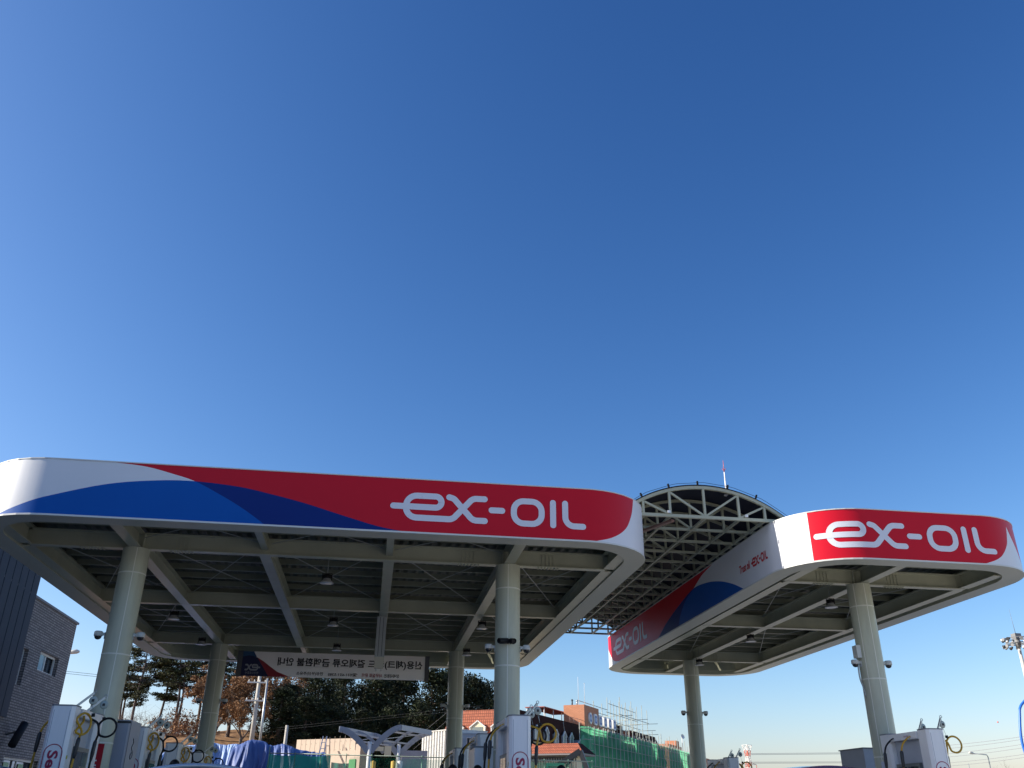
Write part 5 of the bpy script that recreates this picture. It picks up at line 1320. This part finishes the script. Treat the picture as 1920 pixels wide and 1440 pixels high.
# ------------------------------------------------------------------ right side far things
pt = at(1400, 1397, 300)
tw = thing('power_pylon', 'distant red and white lattice power pylon low on the horizon', 'pylon', (pt.x, 300, 0), .5)
mb = MB(); RWm = [mat('pylon_red', (.55, .13, .08), .7), mat('pylon_white', (.72, .68, .64), .7)]
H = pt.z
def wd(t): return 3.0*(1-t)**1.3+.75+(1.5*max(0, t-.86)/.14 if t > .86 else 0)
for k in range(12):
    t0_, t1_ = k/12, (k+1)/12; w0, w1 = wd(t0_)/2, wd(t1_)/2; mi = k % 2
    for sx, sy in ((-1, -1), (1, -1), (1, 1), (-1, 1)):
        mb.bar((sx*w0, sy*w0, H*t0_), (sx*w1, sy*w1, H*t1_), .15, .15, mi)
        nx, ny = (-sy, sx); mb.bar((sx*w0, sy*w0, H*t0_), (nx*w1, ny*w1, H*t1_), .09, .09, mi); mb.bar((nx*w0, ny*w0, H*t0_), (sx*w1, sy*w1, H*t1_), .09, .09, mi)
        mb.bar((sx*w1, sy*w1, H*t1_), (nx*w1, ny*w1, H*t1_), .10, .10, mi)
mb.build('lattice', RWm, tw)
for z in (H*.72, H*.50):
    mb = MB(); mb.bar((-4.0, 0, z), (4.0, 0, z), .14, .14, 1); mb.bar((-4.0, 0, z), (0, 0, z+.9), .09, .09); mb.bar((4.0, 0, z), (0, 0, z+.9), .09, .09)
    for x in (-4.0, 4.0): mb.cyl((x, 0, z), (x, 0, z-1.0), .10, n=6)
    mb.build('cross_arm', RWm, tw)
wl = []
for dy, py in ((0, 1413), (1, 1415), (2, 1429), (3, 1431)):
    wl.append((at(1407, py, 298), at(1700, py-2.5 if dy < 2 else py-1, 300)))
    wl.append((at(1394, py, 298), at(1340, py+14, 330)))
wire(wl, 'distant power lines leaving the red and white pylon', .055, 0, WG)
wl = []
for y0_, y1_ in ((1398, 1374), (1404, 1379), (1414, 1388), (1420, 1395), (1431, 1408), (1437, 1414)):
    wl.append((at(1770, y0_, 260), at(1960, y1_, 230)))
wire(wl, 'bundle of faint power lines rising to the right edge', .05, 0.3, WG)
q = at(1871, 1354, 250); tag(MB().revolve([(.0, -.22), (.14, -.17), (.21, -.06), (.22, 0), (.21, .06), (.14, .17), (0, .22)], q, n=14).build('marker_ball', mat('marker_red', (.7, .1, .08), .5)), 'tiny red marker ball in the sky at the lower right', 'marker ball')
hm = at(1902, 1205, 110)
o = thing('high_mast_light', 'tall high mast light with a ring of floodlights at the right edge', 'high mast light', (hm.x+.5, 110, 0))
H = hm.z-.4
mb = MB(); mb.cyl((0, 0, 0), (0, 0, H), .42, .20, n=16); mb.build('mast', mat('mast_pale', (.55, .52, .48), .45), o)
mb = MB(); mb.cyl((0, 0, H-.2), (0, 0, H+1.0), .35, n=12); mb.box(-.45, .45, -.45, .45, H+.9, H+1.6); R = [(1.45*math.cos(2*PI*k/24), 1.45*math.sin(2*PI*k/24), H+.3) for k in range(25)]; mb.tube(R, .07, n=6); mb.tube([(x, y, z+.7) for x, y, z in R], .06, n=6)
for k in range(6): mb.bar((0, 0, H+.3), (1.45*math.cos(k*PI/3), 1.45*math.sin(k*PI/3), H+.3), .08, .08)
mb.cyl((0, 0, H+1.6), (-.1, 0, H+5.0), .035, .01, n=5); mb.build('head_frame', mat('frame_grey', (.2, .2, .2), .5), o)
for k in range(28):
    a_ = 2*PI*k/28+.1; mb = MB(); c_ = Vector((1.75*math.cos(a_), 1.75*math.sin(a_), H+.05+(k % 2)*.7+.1*math.sin(k*3))); d_ = Vector((math.cos(a_), math.sin(a_), -.25)).normalized()
    mb.cyl(c_-d_*.25, c_+d_*.22, .12, .22, n=12); mb.build('floodlight', mat('flood_grey', (.42, .42, .42), .35, metal=.4) if k % 3 else DARK, o)
q1, q2, q3 = at(1916, 1390, 30), at(1912, 1340, 30), at(1924, 1312, 30)
o = thing('blue_frame', 'bright blue bent tube at the right edge of the picture', 'frame', (q1.x, 30, 0))
mb = MB(); mb.tube(smooth_path([(q1.x+.1, 30, 0), (q1.x+.1, 30, 2.2), q1, q2, at(1913, 1326, 30), at(1919, 1317, 30), q3+Vector((.1, 0, 0)), q3+Vector((1.2, 0, .05)), q3+Vector((1.5, 0, -.3)), q3+Vector((1.55, 0, -2)), (q3.x+1.6, 30, 0)], 6), .045, n=12); mb.build('tube', mat('bright_blue', (.03, .16, .62), .35), o, True)

# ------------------------------------------------------------------ cars
def car(label, cat_, paint, loc, rz, L, W, H, hood=.9, tail=.25, door=False):
    o = thing('parked_car', label, cat_, loc, rz)
    # side profile sections along the length: (y, half width, z bottom, z shoulder)
    mb = MB(); sh = H*.60
    secs = [(-L/2, .72, .42, .62), (-L/2+.12, .92, .30, .78), (-L/2+.9, 1.0, .26, sh*.98), (0, 1.0, .26, sh), (L/2-.7, 1.0, .26, sh), (L/2-.12, .94, .30, sh*.95), (L/2, .80, .42, sh*.8)]
    rings = []
    for y, k, zb, zt in secs:
        w = W/2*k; rings.append([(-w*.86, y, zb), (-w, y, zb+.12), (-w, y, zt-.16), (-w*.93, y, zt-.03), (-w*.5, y, zt), (w*.5, y, zt), (w*.93, y, zt-.03), (w, y, zt-.16), (w, y, zb+.12), (w*.86, y, zb)])
    vs = [v for r in rings for v in r]; n = 10
    mb.add(vs, [(i*n+j, (i+1)*n+j, (i+1)*n+(j+1) % n, i*n+(j+1) % n) for i in range(len(rings)-1) for j in range(n)], 0, True)
    mb.add(rings[0], [tuple(range(n))]); mb.add(rings[-1], [tuple(reversed(range(n)))])
    mb.build('body', paint, o)
    # cabin: glass band under a painted roof
    yb0, yb1, yt0, yt1 = -L/2+hood, L/2-tail, -L/2+hood+.75, L/2-tail-.45
    wb, wt = W/2*.92, W/2*.76; zr = H-.09
    g = MB(); lo = [(-wb, yb0, sh-.03), (wb, yb0, sh-.03), (wb, yb1, sh-.03), (-wb, yb1, sh-.03)]; hi = [(-wt, yt0, zr), (wt, yt0, zr), (wt, yt1, zr), (-wt, yt1, zr)]
    g.add(lo+hi, [(0, 1, 5, 4), (1, 2, 6, 5), (2, 3, 7, 6), (3, 0, 4, 7)]); g.build('glass', GLASSD, o)
    r = MB(); nx, ny = 14, 14; vs = []
    for j in range(ny+1):
        for i in range(nx+1):
            a, b_ = -1+2*i/nx, -1+2*j/ny; vs.append((a*(wt+.02), (yt0+yt1)/2+b_*((yt1-yt0)/2+.03), zr+.13*(1-abs(a)**2)*(1-.35*abs(b_)**3)+.005))
    r.add(vs, [(j*(nx+1)+i, j*(nx+1)+i+1, (j+1)*(nx+1)+i+1, (j+1)*(nx+1)+i) for j in range(ny) for i in range(nx)], 0, True)
    for a, b_ in zip(lo, hi): r.bar(a, b_, .06, .06)
    for yy in (yt0, yt1): r.tube([(-wt-.02+(2*wt+.04)*q/16, yy, zr+.13*(1-(q/8-1)**2)*.65) for q in range(17)], .032, n=8)
    for sx in (-1, 1): r.bar((sx*(wt+.01), yt0, zr-.005), (sx*(wt+.01), yt1, zr-.005), .06, .055)
    for sx in (-1, 1): r.bar((sx*(wb+wt)/2, 0+.1, (sh+zr)/2-(zr-sh)/2), (sx*wt, .05, zr), .05, .07)
    r.build('roof', paint, o)
    for sx in (-1, 1):
        for yy in (-L/2+.85, L/2-.85):
            w_ = MB(); w_.revolve([(.0, -.1), (.2, -.1), (.30, -.09), (.325, -.05), (.325, .05), (.30, .09), (.2, .1), (0, .1)], (sx*(W/2-.11), yy, .325), (1, 0, 0), n=24); wh = w_.build('wheel', BLACK, o)
            w_ = MB(); w_.revolve([(0, -.104), (.2, -.108), (.21, -.1)], (sx*(W/2-.11), yy, .325), (1, 0, 0), n=18); w_.revolve([(0, .104), (.2, .108), (.21, .1)], (sx*(W/2-.11), yy, .325), (1, 0, 0), n=18); w_.build('rim', ALU, wh)
        m_ = MB(); m_.box(sx*W/2*1.0-.02, sx*W/2+sx*.2, -L/2+hood+.5, -L/2+hood+.6, sh-.02, sh+.13) if sx > 0 else m_.box(-W/2-.2, -W/2+.02, -L/2+hood+.5, -L/2+hood+.6, sh-.02, sh+.13); m_.build('wing_mirror', paint, o)
        h_ = MB(); h_.box(sx*W*.30-.16, sx*W*.30+.16, -L/2-.01, -L/2+.1, .60, .72); h_.build('headlight', mat('lamp_clear', (.7, .7, .7), .2), o)
        h_ = MB(); h_.box(sx*W*.34-.13, sx*W*.34+.13, L/2-.1, L/2+.01, .72, .9); h_.build('tail_light', mat('lamp_red', (.4, .02, .02), .3), o)
    if door:
        d = MB(); x0_ = W/2; y0_ = -L/2+hood+.75   # front door swung open
        d.box(x0_, x0_+.85, y0_-.03, y0_+.03, .35, sh)
        fr_ = [(x0_+.02, y0_, sh), (x0_+.12, y0_, zr-.05), (x0_+.3, y0_, zr+.02), (x0_+.66, y0_, zr-.03), (x0_+.84, y0_, sh)]
        d.tube(smooth_path(fr_, 4), .022, n=6); dd = d.build('open_door', paint, o)
        d = MB(); d.add([(a, y0_, c) for a, b_, c in fr_], [(0, 1, 2, 3, 4)]); d.build('pane', GLASSD, dd)
    return o
SILV = mat('car_silver', (.50, .52, .55), .25, metal=.4, coat=.6); NAVY = mat('car_navy', (.012, .022, .08), .2, coat=.8); PURP = mat('car_dark_violet', (.05, .03, .07), .2, coat=.8)
car('silver car with its door open in front of the left dispensers, only the roof showing', 'car', SILV, (-2.15, 14.2, 0), PI, 4.4, 1.8, 1.495, door=True)
car('dark blue car at the bottom left corner, only the roof showing', 'car', NAVY, (-5.45, 12.9, 0), 0, 4.3, 1.8, 1.50)
car('dark violet car whose roof just shows at the bottom right, by the grey booth', 'car', PURP, (6.05, 12.2, 0), 0, 4.2, 1.7, 1.535)

# ------------------------------------------------------------------ people
def skin(name, joints, edges, mt, parent, sub=2):
    me = bpy.data.meshes.new(name); me.from_pydata([j[0] for j in joints], edges, []); me.update()
    o = bpy.data.objects.new('tmp', me); COL.objects.link(o)
    m = o.modifiers.new('s', 'SKIN'); m.use_smooth_shade = True
    for i, j in enumerate(joints):
        r = j[1]; me.skin_vertices[0].data[i].radius = r if isinstance(r, tuple) else (r, r)
        me.skin_vertices[0].data[i].use_root = (i == 0)
    s = o.modifiers.new('u', 'SUBSURF'); s.levels = sub; s.render_levels = sub
    dg = bpy.context.evaluated_depsgraph_get(); dg.update()
    nm = bpy.data.meshes.new_from_object(o.evaluated_get(dg)); nm.materials.clear(); nm.materials.append(mt)
    nm.polygons.foreach_set('use_smooth', [True]*len(nm.polygons))
    bpy.data.objects.remove(o); q = bpy.data.objects.new(name, nm); COL.objects.link(q); q.parent = parent
    return q
SKIN = mat('skin', (.42, .25, .18), .55); HAIR = mat('black_hair', (.01, .009, .009), .45, spec=.4)
def person(label, x, y, top, rz, jacket, trousers, z0_=.0, tilt=.0):
    o = thing('person', label, 'person', (x, y, z0_), rz); h = top-z0_; k = h/1.75
    V = lambda a, b_, c: (a*k, b_*k, c*k)
    # front of the body looks towards -y
    hz_, hy = 1.60, -.02-tilt
    J = [(V(0, 0, .95), (.15*k, .11*k)), (V(0, 0, 1.18), (.14*k, .10*k)), (V(0, .01, 1.38), (.16*k, .10*k)), (V(0, 0, 1.47), .055*k), (V(0, hy, 1.545), (.062*k, .07*k)), (V(0, hy, 1.61), (.078*k, .092*k)), (V(0, hy, 1.68), (.072*k, .085*k)),
         (V(.19, 0, 1.41), .055*k), (V(.25, .02, 1.15), .042*k), (V(.27, -.05, .90), .03*k), (V(.27, -.07, .82), (.035*k, .02*k)),
         (V(-.19, 0, 1.41), .055*k), (V(-.25, .02, 1.15), .042*k), (V(-.27, -.05, .90), .03*k), (V(-.27, -.07, .82), (.035*k, .02*k)),
         (V(.10, 0, .88), .085*k), (V(.11, -.02, .48), .058*k), (V(.11, .01, .10), .04*k), (V(.12, -.13, .04), .035*k),
         (V(-.10, 0, .88), .085*k), (V(-.11, -.02, .48), .058*k), (V(-.11, .01, .10), .04*k), (V(-.12, -.13, .04), .035*k)]
    for s in (1, -1):
        w = len(J)-1
    E = [(0, 1), (1, 2), (2, 3), (3, 4), (4, 5), (5, 6), (2, 7), (7, 8), (8, 9), (9, 10), (2, 11), (11, 12), (12, 13), (13, 14), (0, 15), (15, 16), (16, 17), (17, 18), (0, 19), (19, 20), (20, 21), (21, 22)]
    for s, wr in ((1, 10), (-1, 14)):            # four fingers and a thumb
        for f in range(4):
            b0 = len(J); fx = s*(.27-.012+.004*f); fy = -.095+.02*f
            J.append((V(fx, fy, .785), .0095*k)); J.append((V(fx-s*.004, fy-.008, .755-.004*abs(f-1.5)), .0085*k)); J.append((V(fx-s*.014, fy-.012, .728), .0075*k))
            E += [(wr, b0), (b0, b0+1), (b0+1, b0+2)]
        b0 = len(J); J.append((V(s*.245, -.10, .82), .011*k)); J.append((V(s*.235, -.115, .79), .009*k)); E += [(wr, b0), (b0, b0+1)]
    body = skin('body', J, E, SKIN, o)
    # face details
    f = MB(); f.tube([V(0, hy-.085, 1.645), V(0, hy-.105, 1.60), V(0, hy-.09, 1.59)], [.008*k, .014*k, .01*k], n=8)
    for s in (-1, 1):
        f.revolve([(.0, -.012*k), (.012*k, -.008*k), (.022*k, .01*k), (.012*k, .016*k), (0, .016*k)], V(s*.078, hy+.005, 1.615), (s, 0, 0), n=10)
    f.build('face', SKIN, o)
    f = MB()
    for s in (-1, 1): f.revolve([(0, -.003), (.010*k, 0), (0, .004)], V(s*.03, hy-.083, 1.63), (0, -1, 0), n=10); f.bar(V(s*.018, hy-.088, 1.65), V(s*.045, hy-.082, 1.652), .006, .006)
    f.build('eye', BLACK, o)
    f = MB(); f.bar(V(-.022, hy-.084, 1.566), V(.022, hy-.084, 1.566), .008, .007); f.build('mouth', mat('lip', (.3, .12, .1), .5), o)
    # hair as a cap
    hb = MB(); vs = []; nu, nv = 20, 9
    rng = random.Random(int(abs(x)*100))
    for j in range(nv+1):
        for i in range(nu):
            ph = 2*PI*i/nu; th = j/nv*(1.95 if math.sin(ph) > -.35 else 1.2)
            r = 1+.03*rng.random(); vs.append(V(math.sin(th)*math.cos(ph)*.092*r, hy+.008+math.sin(th)*math.sin(ph)*.105*r, 1.635+math.cos(th)*.115*r))
    hb.add(vs, [(j*nu+i, j*nu+(i+1) % nu, (j+1)*nu+(i+1) % nu, (j+1)*nu+i) for j in range(nv) for i in range(nu)], 0, True); hb.build('hair', HAIR, o)
    JK = [(V(0, 0, .90), (.175*k, .135*k)), (V(0, 0, 1.18), (.165*k, .125*k)), (V(0, .01, 1.38), (.18*k, .12*k)), (V(0, 0, 1.455), (.085*k, .08*k)), (V(.20, 0, 1.405), .07*k), (V(.26, .02, 1.15), .058*k), (V(.275, -.045, .92), .045*k), (V(-.20, 0, 1.405), .07*k), (V(-.26, .02, 1.15), .058*k), (V(-.275, -.045, .92), .045*k)]
    skin('jacket', JK, [(0, 1), (1, 2), (2, 3), (2, 4), (4, 5), (5, 6), (2, 7), (7, 8), (8, 9)], jacket, o)
    TR_ = [(V(0, 0, .95), (.16*k, .125*k)), (V(.10, 0, .86), .10*k), (V(.11, -.02, .48), .073*k), (V(.11, .01, .10), .06*k), (V(-.10, 0, .86), .10*k), (V(-.11, -.02, .48), .073*k), (V(-.11, .01, .10), .06*k)]
    skin('trousers', TR_, [(0, 1), (1, 2), (2, 3), (0, 4), (4, 5), (5, 6)], trousers, o)
    for s in (1, -1): skin('shoe', [(V(s*.11, .03, .05), .052*k), (V(s*.12, -.08, .045), .045*k), (V(s*.125, -.18, .035), .034*k)], [(0, 1), (1, 2)], BLACK, o)
    return o
JB = mat('cloth_black', (.015, .015, .018), .85); JN = mat('cloth_navy', (.02, .025, .05), .85)
def ptop(px, py, z=1.75):
    d = ray(px, py); t = (z-CAM_Z)/d.z; return (d.x*t, d.y*t)
for px, py, rz, lab in ((328, 1424, .3, 'person in dark clothes with head bowed between the left dispensers'), (848, 1433, 2.8, 'dark haired person before the third middle dispenser, only hair showing'), (897, 1434, 3.3, 'dark haired person left of the front middle column, only hair showing'), (1050, 1434, 2.4, 'dark haired person right of the nearest middle dispenser, only hair showing')):
    X_, Y_ = ptop(px, py); person(lab, X_, Y_, 1.75, rz, JB if px != 897 else JN, JN, tilt=.03)
